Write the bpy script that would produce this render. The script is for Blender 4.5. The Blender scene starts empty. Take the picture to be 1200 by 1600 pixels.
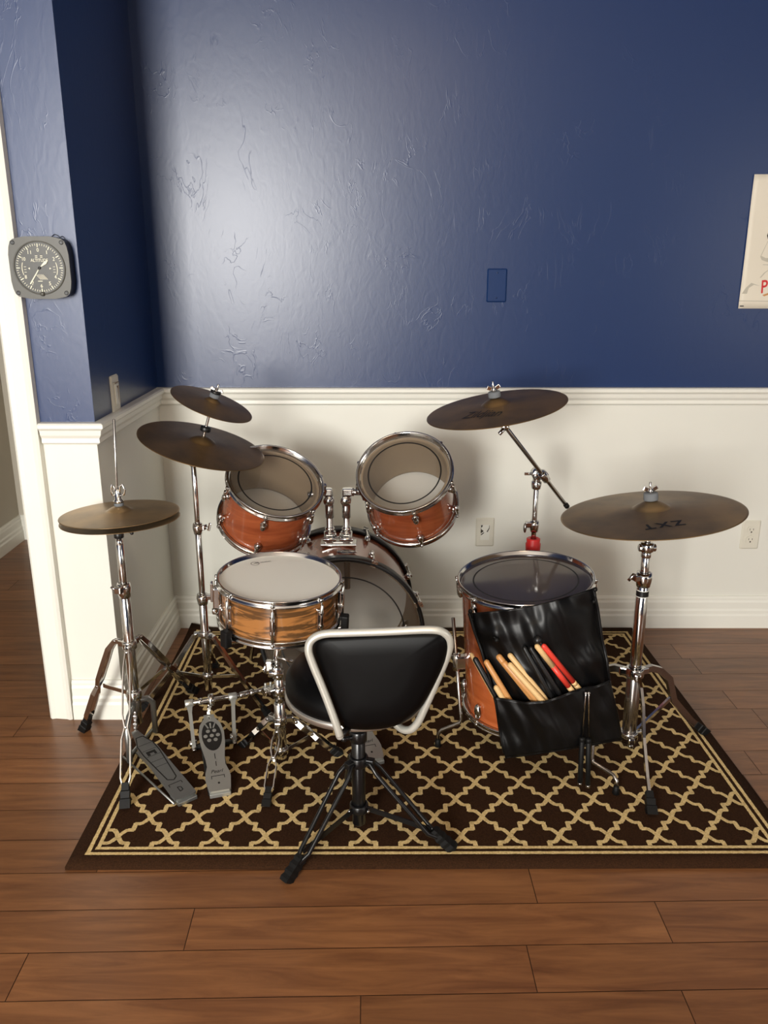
import bpy, bmesh, math, random
from mathutils import Vector, Matrix, noise
random.seed(7)
PI = math.pi
S = bpy.context.scene
COL = S.collection
V = Vector

# ------------------------------------------------------------------ camera
F_PX, TH, H = 1294.0, math.radians(16.8), 1.374
cam_d = bpy.data.cameras.new('camera')
cam = bpy.data.objects.new('camera', cam_d); COL.objects.link(cam)
cam.location = (0, 0, H); cam.rotation_euler = (PI/2-TH, 0, 0)
cam_d.sensor_fit = 'HORIZONTAL'; cam_d.sensor_width = 36; cam_d.lens = F_PX/1200*36
cam_d.clip_start = .05
S.camera = cam
S.view_settings.view_transform = 'Standard'; S.view_settings.look = 'None'
S.view_settings.gamma = 1; S.view_settings.exposure = 0.08
S.view_settings.use_curve_mapping = False

# ------------------------------------------------------------------ world and lights
w = bpy.data.worlds.new('world'); S.world = w; w.use_nodes = True
w.node_tree.nodes['Background'].inputs[0].default_value = (.75, .85, 1, 1)
w.node_tree.nodes['Background'].inputs[1].default_value = .3
def area(name, loc, rot, sx, sy, power, color):
    l = bpy.data.lights.new(name, 'AREA'); l.shape = 'RECTANGLE'; l.size = sx; l.size_y = sy
    l.energy = power; l.color = color
    o = bpy.data.objects.new(name, l); COL.objects.link(o); o.location = loc; o.rotation_euler = rot
    return o
area('window_daylight', (-1.56, -3.38, 1.63), (math.radians(88), 0, 0), 1.05, 1.5, 325, (1, .975, .92))
area('fill_light_right', (3.35, -1.3, 1.5), (math.radians(90), 0, math.radians(90)), 1.3, 1.3, 32, (1, .95, .88))  # added fill for the right side; the right wall has no window
area('ceiling_lamp_light', (.1, .55, 2.50), (0, 0, 0), .5, .5, 9, (1, .74, .48))

# ------------------------------------------------------------------ helpers
CAMP = V((0, 0, H))
def ray(u, v):
    a, b = (u-600)/F_PX, (v-800)/F_PX
    return V((a, math.cos(TH)-b*math.sin(TH), -math.sin(TH)-b*math.cos(TH)))
def at(u, v, Y): d = ray(u, v); return CAMP + d*(Y/d.y)
def flr(u, v, h=0): d = ray(u, v); return CAMP + d*((h-H)/d.z)
def onplane(u, v, C, n): d = ray(u, v); return CAMP + d*((C-CAMP).dot(n)/d.dot(n))
def normal_from(u, v, alpha, ratio):
    d = ray(u, v).normalized(); a = math.radians(alpha)
    R = V((1, 0, 0)); U = V((0, math.sin(TH), math.cos(TH)))
    m = R*math.sin(a) + U*math.cos(a); m = (m - d*m.dot(d)).normalized()
    return (-d*ratio + m*math.sqrt(1-ratio*ratio)).normalized()
def frame(C, n, front=V((0, -1, 0))):
    z = n.normalized(); f = (front - z*front.dot(z)).normalized(); y = -f; x = y.cross(z)
    M = Matrix((x, y, z)).transposed().to_4x4(); M.translation = C
    return M
def lin(c): return tuple((x/255/12.92 if x/255 <= .04045 else ((x/255+.055)/1.055)**2.4) for x in c)

class MB:
    def __init__(s, M=None): s.bm = bmesh.new(); s.M = M or Matrix(); s.mi = 0
    def v(s, p): return s.bm.verts.new(s.M @ V(p))
    def f(s, vs, sm=True):
        try: fc = s.bm.faces.new(vs)
        except ValueError: return None
        fc.material_index = s.mi; fc.smooth = sm; return fc
    def box(s, c, size, R=None, bev=0):
        c = V(c); hx, hy, hz = [q/2 for q in size]; R = R or Matrix.Identity(3)
        vs = [s.v(c + R @ V((x*hx, y*hy, z*hz))) for x in (-1, 1) for y in (-1, 1) for z in (-1, 1)]
        fs = [s.f([vs[i] for i in q], False) for q in ((0,1,3,2),(4,6,7,5),(0,4,5,1),(2,3,7,6),(0,2,6,4),(1,5,7,3))]
        if bev:
            es = list({e for fc in fs for e in fc.edges})
            bmesh.ops.bevel(s.bm, geom=es, offset=bev, segments=2, affect='EDGES', profile=.5)
        return s
    def lathe(s, prof, M=None, n=32, close=False, arc=None):
        M = M or Matrix(); rings = []
        for r, z in prof:
            if r < 1e-6: rings.append([s.v(M @ V((0, 0, z)))])
            else: rings.append([s.v(M @ V((r*math.cos(2*PI*k/n), r*math.sin(2*PI*k/n), z))) for k in range(n)])
        pairs = list(zip(rings, rings[1:])) + ([(rings[-1], rings[0])] if close else [])
        for a, b in pairs:
            if len(a) == 1 and len(b) == 1: continue
            for k in range(n):
                k2 = (k+1) % n
                if len(a) == 1: s.f([a[0], b[k2], b[k]][::-1])
                elif len(b) == 1: s.f([a[k], a[k2], b[0]])
                else: s.f([a[k], a[k2], b[k2], b[k]])
        return s
    def cyl(s, a, b, r, n=14, r2=None, bev=0):
        a, b = V(a), V(b); d = b-a; L = d.length
        M = d.to_track_quat('Z', 'Y').to_matrix().to_4x4(); M.translation = a
        r2 = r if r2 is None else r2; e = min(bev or min(r, r2)*.15, L*.3)
        return s.lathe([(0, 0), (r-e, 0), (r, e), (r2, L-e), (r2-e, L), (0, L)], M, n)
    def tube(s, pts, r, n=10, closed=False, flat=None):
        pts = [V(p) for p in pts]; N = len(pts); rings = []; up = None
        for i, p in enumerate(pts):
            if closed: t = pts[(i+1) % N]-pts[i-1]
            else: t = pts[min(i+1, N-1)]-pts[max(i-1, 0)]
            t.normalize()
            if up is None: up = t.orthogonal().normalized()
            up = (up - t*up.dot(t)); up.normalize(); sd = t.cross(up)
            rr = r[i] if isinstance(r, (list, tuple)) else r
            rings.append([s.v(p + (up*math.cos(2*PI*k/n)+sd*math.sin(2*PI*k/n))*rr) for k in range(n)])
        pr = list(zip(rings, rings[1:])) + ([(rings[-1], rings[0])] if closed else [])
        for a, b in pr:
            for k in range(n): s.f([a[k], a[(k+1) % n], b[(k+1) % n], b[k]])
        if not closed: s.f(rings[0][::-1], False); s.f(rings[-1], False)
        return s
    def sweep(s, secs):
        """secs: list of section point lists, capped"""
        rings = [[s.v(p) for p in q] for q in secs]; n = len(rings[0])
        for a, b in zip(rings, rings[1:]):
            for k in range(n): s.f([a[k], a[(k+1) % n], b[(k+1) % n], b[k]], False)
        s.f(rings[0][::-1], False); s.f(rings[-1], False); return s
    def prism(s, poly, z0, z1, M=None):
        M = M or Matrix()
        a = [s.v(M @ V((x, y, z0))) for x, y in poly]; b = [s.v(M @ V((x, y, z1))) for x, y in poly]
        n = len(poly)
        for k in range(n): s.f([a[k], a[(k+1) % n], b[(k+1) % n], b[k]], False)
        s.f(a[::-1], False); s.f(b, False); return s
    def ball(s, c, r, sc=(1, 1, 1), n=16, R=None):
        M = (R.to_4x4() if R else Matrix.Identity(4)); M.translation = V(c)
        D = Matrix.Diagonal((sc[0], sc[1], sc[2], 1))
        return s.lathe([(r*math.sin(PI*k/8), -r*math.cos(PI*k/8)) if 0 < k < 8 else (0, -r if k == 0 else r) for k in range(9)], M @ D, n)

ORG = {}
def thing(name, label, cat, loc, group=None):
    o = bpy.data.objects.new(name, None); COL.objects.link(o); o.location = loc
    o.empty_display_size = .05
    o['label'] = label; o['category'] = cat
    if group: o['group'] = group
    ORG[o.name] = V(loc); return o
def obj(name, mb, m, parent=None, loc=None, label=None, cat=None, group=None, kind=None):
    bmesh.ops.recalc_face_normals(mb.bm, faces=mb.bm.faces)
    me = bpy.data.meshes.new(name)
    org = ORG[parent.name] if parent else V(loc or (0, 0, 0))
    for v in mb.bm.verts: v.co -= org
    mb.bm.to_mesh(me); mb.bm.free()
    for q in (m if isinstance(m, (list, tuple)) else [m]): me.materials.append(q)
    o = bpy.data.objects.new(name, me); COL.objects.link(o)
    if parent: o.parent = parent
    else: o.location = org
    ORG[o.name] = org
    if label: o['label'] = label
    if cat: o['category'] = cat
    if group: o['group'] = group
    if kind: o['kind'] = kind
    return o
def text_mesh(txt, M, mb, shear=0, zf=None, bold=0.0, space=1.0):
    """adds text (height about 1 unit, local XY of M) into mb"""
    cu = bpy.data.curves.new('t', 'FONT'); cu.body = txt; cu.size = 1.4; cu.shear = shear
    cu.offset = bold; cu.space_character = space; cu.resolution_u = 3
    o = bpy.data.objects.new('t', cu); COL.objects.link(o)
    dg = bpy.context.evaluated_depsgraph_get(); me = bpy.data.meshes.new_from_object(o.evaluated_get(dg))
    xs = [v.co.x for v in me.vertices]; x0, x1 = min(xs), max(xs)
    vs = []
    for v in me.vertices:
        p = M @ V(((v.co.x-x0)/(x1-x0), v.co.y, 0))
        vs.append(mb.v(zf(p) if zf else p))
    for p in me.polygons: mb.f([vs[i] for i in p.vertices], False)
    bpy.data.objects.remove(o); bpy.data.curves.remove(cu); bpy.data.meshes.remove(me)
def text_frame(p0, p1, n, height):
    """local x spans p0..p1 (0..1), y up is n x dir * height"""
    x = p1-p0; y = n.cross(x).normalized()*height
    M = Matrix.Identity(4)
    for i in range(3): M[i][0] = x[i]; M[i][1] = y[i]; M[i][2] = n[i]; M[i][3] = p0[i]
    return M

# ------------------------------------------------------------------ materials
def mat(name, col, rough=.5, metal=0, **k):
    m = bpy.data.materials.new(name); m.use_nodes = True
    b = m.node_tree.nodes['Principled BSDF']
    b.inputs['Base Color'].default_value = (*lin(col), 1)
    b.inputs['Roughness'].default_value = rough; b.inputs['Metallic'].default_value = metal
    for kk, vv in k.items(): b.inputs[kk.replace('_', ' ')].default_value = vv
    return m
def nd(m, t, **k):
    n = m.node_tree.nodes.new(t)
    for a, b in k.items(): setattr(n, a, b)
    return n
def lk(m, a, b): m.node_tree.links.new(a, b)
def bsdf(m): return m.node_tree.nodes['Principled BSDF']
def noise_col(m, c1, c2, scale=(5, 5, 5), detail=4, dist=0, ramp=(.35, .65), coord='Object', nrough=.55):
    tc = nd(m, 'ShaderNodeTexCoord'); mp = nd(m, 'ShaderNodeMapping'); mp.inputs['Scale'].default_value = scale
    nz = nd(m, 'ShaderNodeTexNoise'); nz.inputs['Scale'].default_value = 1; nz.inputs['Detail'].default_value = detail
    nz.inputs['Distortion'].default_value = dist; nz.inputs['Roughness'].default_value = nrough
    cr = nd(m, 'ShaderNodeValToRGB'); cr.color_ramp.elements[0].position = ramp[0]; cr.color_ramp.elements[1].position = ramp[1]
    cr.color_ramp.elements[0].color = (*lin(c1), 1); cr.color_ramp.elements[1].color = (*lin(c2), 1)
    lk(m, tc.outputs[coord], mp.inputs[0]); lk(m, mp.outputs[0], nz.inputs[0]); lk(m, nz.outputs[0], cr.inputs[0])
    lk(m, cr.outputs[0], bsdf(m).inputs['Base Color']); return nz, cr, mp
def bump(m, src, strength, dist):
    b = nd(m, 'ShaderNodeBump'); b.inputs['Strength'].default_value = strength; b.inputs['Distance'].default_value = dist
    lk(m, src, b.inputs['Height']); lk(m, b.outputs[0], bsdf(m).inputs['Normal']); return b

M_white = mat('white_trim_paint', (230, 229, 219), .38)
M_wain = mat('white_wall_paint', (224, 223, 213), .5)
M_ceil = mat('ceiling_paint', (225, 222, 214), .9)
M_beige = mat('hall_wall_paint', (190, 183, 168), .7)
def navy(name):
    m = mat(name, (11, 43, 90), .35); b = bsdf(m); b.inputs['IOR'].default_value = 1.6
    tc = nd(m, 'ShaderNodeTexCoord')
    n1 = nd(m, 'ShaderNodeTexNoise'); n1.inputs['Scale'].default_value = 24; n1.inputs['Detail'].default_value = 5
    n1.inputs['Distortion'].default_value = 1.2
    n2 = nd(m, 'ShaderNodeTexNoise'); n2.inputs['Scale'].default_value = 5; n2.inputs['Detail'].default_value = 3; n2.inputs['Distortion'].default_value = 2.5
    mpv = nd(m, 'ShaderNodeMapping'); mpv.inputs['Scale'].default_value = (1.5, 1.5, .75); lk(m, tc.outputs['Object'], mpv.inputs[0])
    for n in (n1, n2): lk(m, mpv.outputs[0], n.inputs[0])
    n1.inputs['Roughness'].default_value = .4
    # thin trowel ridges: |noise-0.5| small
    s = nd(m, 'ShaderNodeMath', operation='SUBTRACT'); s.inputs[1].default_value = .5; lk(m, n2.outputs[0], s.inputs[0])
    a = nd(m, 'ShaderNodeMath', operation='ABSOLUTE'); lk(m, s.outputs[0], a.inputs[0])
    r = nd(m, 'ShaderNodeMapRange'); r.inputs[1].default_value = 0; r.inputs[2].default_value = .012; r.inputs[3].default_value = 1; r.inputs[4].default_value = 0
    lk(m, a.outputs[0], r.inputs[0])
    mask = nd(m, 'ShaderNodeTexNoise'); mask.inputs['Scale'].default_value = 7; lk(m, tc.outputs['Object'], mask.inputs[0])
    mr = nd(m, 'ShaderNodeMapRange'); mr.inputs[1].default_value = .52; mr.inputs[2].default_value = .62; lk(m, mask.outputs[0], mr.inputs[0])
    mu = nd(m, 'ShaderNodeMath', operation='MULTIPLY'); lk(m, r.outputs[0], mu.inputs[0]); lk(m, mr.outputs[0], mu.inputs[1])
    mu2 = nd(m, 'ShaderNodeMath', operation='MULTIPLY'); mu2.inputs[1].default_value = .75; lk(m, mu.outputs[0], mu2.inputs[0])
    ad = nd(m, 'ShaderNodeMath', operation='MULTIPLY_ADD'); ad.inputs[1].default_value = .55; lk(m, n1.outputs[0], ad.inputs[0]); lk(m, mu2.outputs[0], ad.inputs[2])
    bump(m, ad.outputs[0], .10, .0042)
    return m
M_navy = navy('navy_plaster_paint')
M_navy_plain = mat('navy_plate_paint', (16, 41, 81), .30)
M_chrome = mat('chrome', (205, 203, 200), .13, 1)
M_chrome2 = mat('worn_chrome', (168, 163, 158), .25, 1)
M_alu = mat('grey_cast_metal', (150, 152, 150), .36, .85)
M_black = mat('black_plastic', (16, 16, 17), .4)
M_blackmetal = mat('black_painted_metal', (14, 14, 15), .28)
M_rubber = mat('black_rubber', (5, 5, 5), .6, Specular_IOR_Level=.3)
M_ink = mat('black_ink', (18, 16, 14), .5)
M_felt = mat('grey_felt', (104, 108, 112), .95)
M_red = mat('red_tape', (196, 34, 34), .45)
M_vinyl = mat('black_vinyl', (3, 3, 4), .45, Specular_IOR_Level=.14)
n_, _, _ = noise_col(M_vinyl, (2, 2, 3), (4, 4, 4), (400, 400, 400)); bump(M_vinyl, n_.outputs[0], .12, .0006)
M_nylon = mat('black_nylon', (5, 5, 6), .40, Specular_IOR_Level=.3)
def wood(name, c1, c2, sc, rough=.18, coat=.6, dist=1.5, ramp=(.3, .7)):
    m = mat(name, c1, rough); noise_col(m, c1, c2, sc, 5, dist, ramp)
    bsdf(m).inputs['Coat Weight'].default_value = coat; bsdf(m).inputs['Coat Roughness'].default_value = .06
    return m
M_tomwood = wood('amber_stained_shell', (126, 58, 32), (166, 88, 52), (3, 3, 26))
M_floorwood = wood('orange_stained_shell', (150, 70, 34), (184, 98, 52), (4, 4, 24))
M_kickwood = wood('brown_stained_shell', (120, 56, 32), (158, 88, 54), (14, 3, 14))
M_snarewood = wood('striped_olive_wood', (92, 64, 38), (160, 108, 60), (2.6, 2.6, 24), dist=3.4, ramp=(.44, .54))
M_innerwood = mat('bare_maple_inside', (150, 128, 100), .6)
M_stick = mat('bare_stick_wood', (214, 178, 124), .5)
M_stick2 = mat('varnished_stick_wood', (196, 140, 82), .4)
M_sred = mat('red_dipped_paint', (214, 62, 48), .4)
M_coated = mat('coated_white_drumhead', (228, 227, 218), .5)
M_reso = mat('white_resonant_drumhead', (222, 220, 212), .4)
M_reso.node_tree.nodes['Principled BSDF'].inputs['Transmission Weight'].default_value = 0
def film(name, tint, haze, hcol):
    m = bpy.data.materials.new(name); m.use_nodes = True; t = m.node_tree; t.nodes.clear()
    out = t.nodes.new('ShaderNodeOutputMaterial'); tr = t.nodes.new('ShaderNodeBsdfTransparent'); tr.inputs[0].default_value = (*tint, 1)
    df = t.nodes.new('ShaderNodeBsdfDiffuse'); df.inputs[0].default_value = (*lin(hcol), 1)
    gl = t.nodes.new('ShaderNodeBsdfGlossy'); gl.inputs['Roughness'].default_value = .08
    m1 = t.nodes.new('ShaderNodeMixShader'); m1.inputs[0].default_value = haze
    m2 = t.nodes.new('ShaderNodeMixShader'); lw = t.nodes.new('ShaderNodeLayerWeight'); lw.inputs[0].default_value = .5
    pw = t.nodes.new('ShaderNodeMath'); pw.operation = 'POWER'; pw.inputs[1].default_value = 4.5; t.links.new(lw.outputs['Facing'], pw.inputs[0])
    fr = t.nodes.new('ShaderNodeMapRange'); fr.inputs[3].default_value = .06; fr.inputs[4].default_value = .95; t.links.new(pw.outputs[0], fr.inputs[0])
    t.links.new(tr.outputs[0], m1.inputs[1]); t.links.new(df.outputs[0], m1.inputs[2])
    t.links.new(m1.outputs[0], m2.inputs[1]); t.links.new(gl.outputs[0], m2.inputs[2]); t.links.new(fr.outputs[0], m2.inputs[0])
    t.links.new(m2.outputs[0], out.inputs[0]); return m
M_film = film('clear_drumhead_film', (.86, .86, .86), .13, (150, 142, 130))
M_film_dark = film('reflection_tinted_film', (.66, .66, .68), .32, (96, 96, 108))  # clear head; the navy wall's reflection is mixed into the haze colour
M_film_kick = film('clear_kick_film', (.72, .71, .70), .16, (104, 98, 92))
def cym(name, c1, c2, rough):
    m = mat(name, c1, rough, .78)
    tc = nd(m, 'ShaderNodeTexCoord'); sp = nd(m, 'ShaderNodeSeparateXYZ'); lk(m, tc.outputs['UV'], sp.inputs[0])
    # UV.x = radius, UV.y = angle: fine lathe rings plus slow tarnish
    rings = nd(m, 'ShaderNodeTexNoise'); rings.noise_dimensions = '1D'; rings.inputs['Scale'].default_value = 900; rings.inputs['Detail'].default_value = 3
    lk(m, sp.outputs[0], rings.inputs['W'])
    tn = nd(m, 'ShaderNodeTexNoise'); tn.inputs['Scale'].default_value = 9; tn.inputs['Detail'].default_value = 4; lk(m, tc.outputs['Object'], tn.inputs[0])
    cr = nd(m, 'ShaderNodeValToRGB'); cr.color_ramp.elements[0].position = .35; cr.color_ramp.elements[1].position = .68
    cr.color_ramp.elements[0].color = (*lin(c1), 1); cr.color_ramp.elements[1].color = (*lin(c2), 1)
    lk(m, tn.outputs[0], cr.inputs[0]); lk(m, cr.outputs[0], bsdf(m).inputs['Base Color'])
    bump(m, rings.outputs[0], .25, .0004)
    return m
M_cym = cym('aged_bronze_cymbal', (112, 90, 62), (150, 118, 76), .42)
M_cym2 = cym('lathed_bronze_cymbal', (132, 112, 84), (168, 138, 96), .38)
M_dialface = mat('dark_dial_face', (50, 49, 42), .35)
M_dialbody = mat('olive_grey_plastic', (74, 73, 66), .42)
M_dialwhite = mat('white_dial_marks', (226, 222, 196), .5)
M_plate = mat('ivory_wall_plate', (216, 212, 197), .4)
M_slot = mat('dark_slot', (60, 54, 44), .7)
M_paper = mat('poster_paper', (222, 214, 196), .55)
M_pgrey = mat('poster_grey_print', (186, 180, 164), .6)
M_pred = mat('poster_red_print', (200, 42, 46), .6)
M_pblack = mat('poster_black_print', (36, 34, 34), .6)
M_rugb = mat('dark_brown_rug_pile', (58, 36, 22), .95)
n_, _, _ = noise_col(M_rugb, (40, 24, 13), (56, 35, 20), (300, 300, 300)); bump(M_rugb, n_.outputs[0], .5, .002)
M_rugc = mat('cream_rug_pile', (208, 182, 128), .95)
n_, _, _ = noise_col(M_rugc, (188, 160, 106), (222, 198, 146), (260, 260, 260)); bump(M_rugc, n_.outputs[0], .5, .002)
def floor_mat():
    m = mat('stained_hardwood', (110, 66, 40), .33)
    at_ = nd(m, 'ShaderNodeAttribute'); at_.attribute_name = 'tone'
    tc = nd(m, 'ShaderNodeTexCoord')
    mp = nd(m, 'ShaderNodeMapping'); mp.inputs['Scale'].default_value = (2.2, 22, 1)
    ofs = nd(m, 'ShaderNodeVectorMath', operation='SCALE'); ofs.inputs['Scale'].default_value = 37
    lk(m, at_.outputs['Color'], ofs.inputs[0])
    add = nd(m, 'ShaderNodeVectorMath', operation='ADD'); lk(m, tc.outputs['Object'], mp.inputs[0]); lk(m, mp.outputs[0], add.inputs[0]); lk(m, ofs.outputs[0], add.inputs[1])
    g = nd(m, 'ShaderNodeTexNoise'); g.inputs['Scale'].default_value = 1.5; g.inputs['Detail'].default_value = 7; g.inputs['Roughness'].default_value = .65; g.inputs['Distortion'].default_value = .8
    lk(m, add.outputs[0], g.inputs[0])
    cr = nd(m, 'ShaderNodeValToRGB'); e = cr.color_ramp.elements; e[0].position = .28; e[1].position = .72
    e[0].color = (*lin((94, 58, 35)), 1); e[1].color = (*lin((140, 94, 58)), 1)
    lk(m, g.outputs[0], cr.inputs[0])
    hs = nd(m, 'ShaderNodeHueSaturation'); lk(m, cr.outputs[0], hs.inputs['Color'])
    mr = nd(m, 'ShaderNodeMapRange'); mr.inputs[3].default_value = .85; mr.inputs[4].default_value = 1.12
    sx = nd(m, 'ShaderNodeSeparateColor'); lk(m, at_.outputs['Color'], sx.inputs[0]); lk(m, sx.outputs[0], mr.inputs[0]); lk(m, mr.outputs[0], hs.inputs['Value'])
    lk(m, hs.outputs[0], bsdf(m).inputs['Base Color'])
    bump(m, g.outputs[0], .12, .002)
    return m
M_floor = floor_mat()
M_gap = mat('dark_floor_gap', (58, 36, 24), .7)
for _m in (M_rugb, M_rugc): bsdf(_m).inputs['Specular IOR Level'].default_value = .08

# ------------------------------------------------------------------ the room
XW, YW, YP, HR = -.82, 3.0, 2.322, .94      # return wall, back wall, pier face, rail top
CH = 2.7
def wallbox(name, x0, x1, y0, y1, z0, z1, m, **k):
    mb = MB(); mb.box(((x0+x1)/2, (y0+y1)/2, (z0+z1)/2), (x1-x0, y1-y0, z1-z0)); return obj(name, mb, m, kind='structure', **k)
def wall2(name, x0, x1, y0, y1):
    mb = MB(); mb.box(((x0+x1)/2, (y0+y1)/2, (HR-.03)/2), (x1-x0, y1-y0, HR-.03)); mb.mi = 1
    mb.box(((x0+x1)/2, (y0+y1)/2, (HR-.03+CH)/2), (x1-x0, y1-y0, CH-HR+.03)); return obj(name, mb, [M_wain, M_navy], kind='structure')
# planked floor
def floor():
    bm = bmesh.new(); lay = bm.loops.layers.float_color.new('tone')
    th = .02; W = .118; y0 = 1.380 - W*45 + .016
    rot = Matrix.Rotation(th, 4, 'Z')
    for j in range(0, 72):
        y = y0+j*W; fx = {45: [-.39, .637], 44: [-.71, .327], 43: [-.02]}.get(j, [random.uniform(-.6, .6)])
        while fx[0] > -3.4: fx.insert(0, fx[0]-random.uniform(.6, 1.4))
        while fx[-1] < 4.2: fx.append(fx[-1]+random.uniform(.6, 1.4))
        for x, x2 in zip(fx, fx[1:]):
            L = x2-x
            c = (random.random(), random.random(), random.random(), 1)
            e = .0009
            pts = [(x+e, y+e), (x+L-e, y+e), (x+L-e, y+W-e), (x+e, y+W-e)]
            pts = [(max(-3.6, a), b) for a, b in pts]
            if pts[1][0] > -3.6:
                vs = [bm.verts.new(rot @ V((a, b, 0))) for a, b in pts]
                f = bm.faces.new(vs)
                for l in f.loops: l[lay] = c
    vs = [bm.verts.new(q) for q in ((-3.8, -4.2, -.002), (4.4, -4.2, -.002), (4.4, 4.4, -.002), (-3.8, 4.4, -.002))]
    f = bm.faces.new(vs); f.material_index = 1
    me = bpy.data.meshes.new('floor'); bm.to_mesh(me); bm.free(); me.materials.append(M_floor); me.materials.append(M_gap)
    o = bpy.data.objects.new('floor', me); COL.objects.link(o); o['kind'] = 'structure'
floor()
wallbox('ceiling', -2.6, 3.7, -3.7, 4.4, CH, CH+.1, M_ceil)
wall2('wall_back', -.92, 3.5, YW, YW+.12)
wall2('wall_left_return', XW-.11, XW, YP+.0005, YW)
PX0 = -1.04                                                       # door jamb face
wall2('wall_pier', PX0, XW-.0005, YP, YP+.11)
wallbox('wall_hall_right', -.93, -.9205, YP+.11, 4.15, 0, CH, M_beige)
wallbox('wall_hall_left', -2.0, -1.88, YP, 4.2, 0, CH, M_beige)
wallbox('wall_hall_end', -1.88, -.9, 4.08, 4.2, 0, CH, M_beige)
wall2('wall_left_of_doorway', -2.5, -1.90, YP, YP+.11)
wallbox('wall_over_doorway', -1.90, PX0, YP, YP+.11, 2.15, CH, M_navy)
wall2('wall_left', -2.6, -2.5, -3.6, YP+.11)
wall2('wall_right', 3.5, 3.6, -3.6, YW+.12)
mb = MB()                                                         # wall behind the viewer, with its window hole
for x0, x1, z0, z1 in ((-2.6, -2.13, 0, CH), (-.97, 3.6, 0, CH), (-2.13, -.97, 0, .82), (-2.13, -.97, 2.5, CH)):
    mb.box(((x0+x1)/2, -3.55, (z0+z1)/2), (x1-x0, .1, z1-z0))
obj('wall_front', mb, M_navy, kind='structure')
mb = MB()
for x0, x1, z0, z1 in ((-2.16, -2.10, .79, 2.53), (-1.0, -.94, .79, 2.53), (-2.16, -.94, .79, .85), (-2.16, -.94, 2.47, 2.53)):
    mb.box(((x0+x1)/2, -3.52, (z0+z1)/2), (x1-x0, .09, z1-z0))
obj('window_1', mb, M_white, kind='structure')

def profile_run(name, prof, a, b, out, m=M_white, ma=0, mb_=0):
    """prof: (d out, z) polygon; a,b: floor points along wall; out: outward dir; ma/mb_: mitre slope at the ends"""
    q = MB(); a, b = V((*a, 0)), V((*b, 0)); out = V((*out, 0)); t = (b-a).normalized()
    q.sweep([[a + out*d + V((0, 0, z)) - t*ma*d for d, z in prof], [b + out*d + V((0, 0, z)) + t*mb_*d for d, z in prof]])
    return obj(name, q, m, kind='structure')
RAIL = [(0, HR), (.026, HR), (.031, HR-.004), (.031, HR-.014), (.022, HR-.022), (.019, HR-.036), (.012, HR-.046), (.013, HR-.058), (.006, HR-.064), (0, HR-.064)]
BASE = [(0, .128), (.006, .128), (.011, .120), (.011, .112), (.014, .104), (.014, .078), (.018, .070), (.018, .058), (.022, .05), (.024, .0), (0, 0)]
profile_run('trim_1', RAIL, (3.5, YW), (XW, YW), (0, -1), mb_=-1)
profile_run('trim_2', RAIL, (XW, YW), (XW, YP), (1, 0), ma=-1, mb_=1)
profile_run('trim_3', RAIL, (XW, YP), (-.972, YP), (0, -1), ma=1, mb_=0)
profile_run('baseboard_back', BASE, (3.5, YW), (XW, YW), (0, -1), mb_=-1)
profile_run('baseboard_return', BASE, (XW, YW), (XW, YP), (1, 0), ma=-1, mb_=1)
profile_run('baseboard_pier', BASE, (XW, YP), (-.972, YP), (0, -1), ma=1)
profile_run('baseboard_hall_left', BASE, (-1.88, YP+.12), (-1.88, 4.08), (1, 0), mb_=-1)
profile_run('baseboard_hall_end', BASE, (-1.88, 4.08), (-.93, 4.08), (0, -1), ma=-1)
# door casing: moulded boards round the opening and the jamb lining
def casing_profile(x, sgn): return [(x, 0), (x, -.012), (x+sgn*.008, -.02), (x+sgn*.02, -.017), (x+sgn*.055, -.021), (x+sgn*.066, -.026), (x+sgn*.074, -.022), (x+sgn*.075, 0)]
mb = MB()
for x, sgn in ((-1.05, 1), (-1.89, -1)):
    mb.sweep([[V((px, YP+dy, z)) for px, dy in casing_profile(x, sgn)] for z in (0, 2.20)])
mb.box((-1.47, YP-.011, 2.165), (.99, .022, .075))
mb.box((-1.045, YP+.055, 1.07), (.012, .11, 2.14)); mb.box((-1.89, YP+.055, 1.07), (.02, .11, 2.14)); mb.box((-1.47, YP+.055, 2.145), (.84, .11, .012))
obj('trim_4', mb, M_white, kind='structure')

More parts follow.
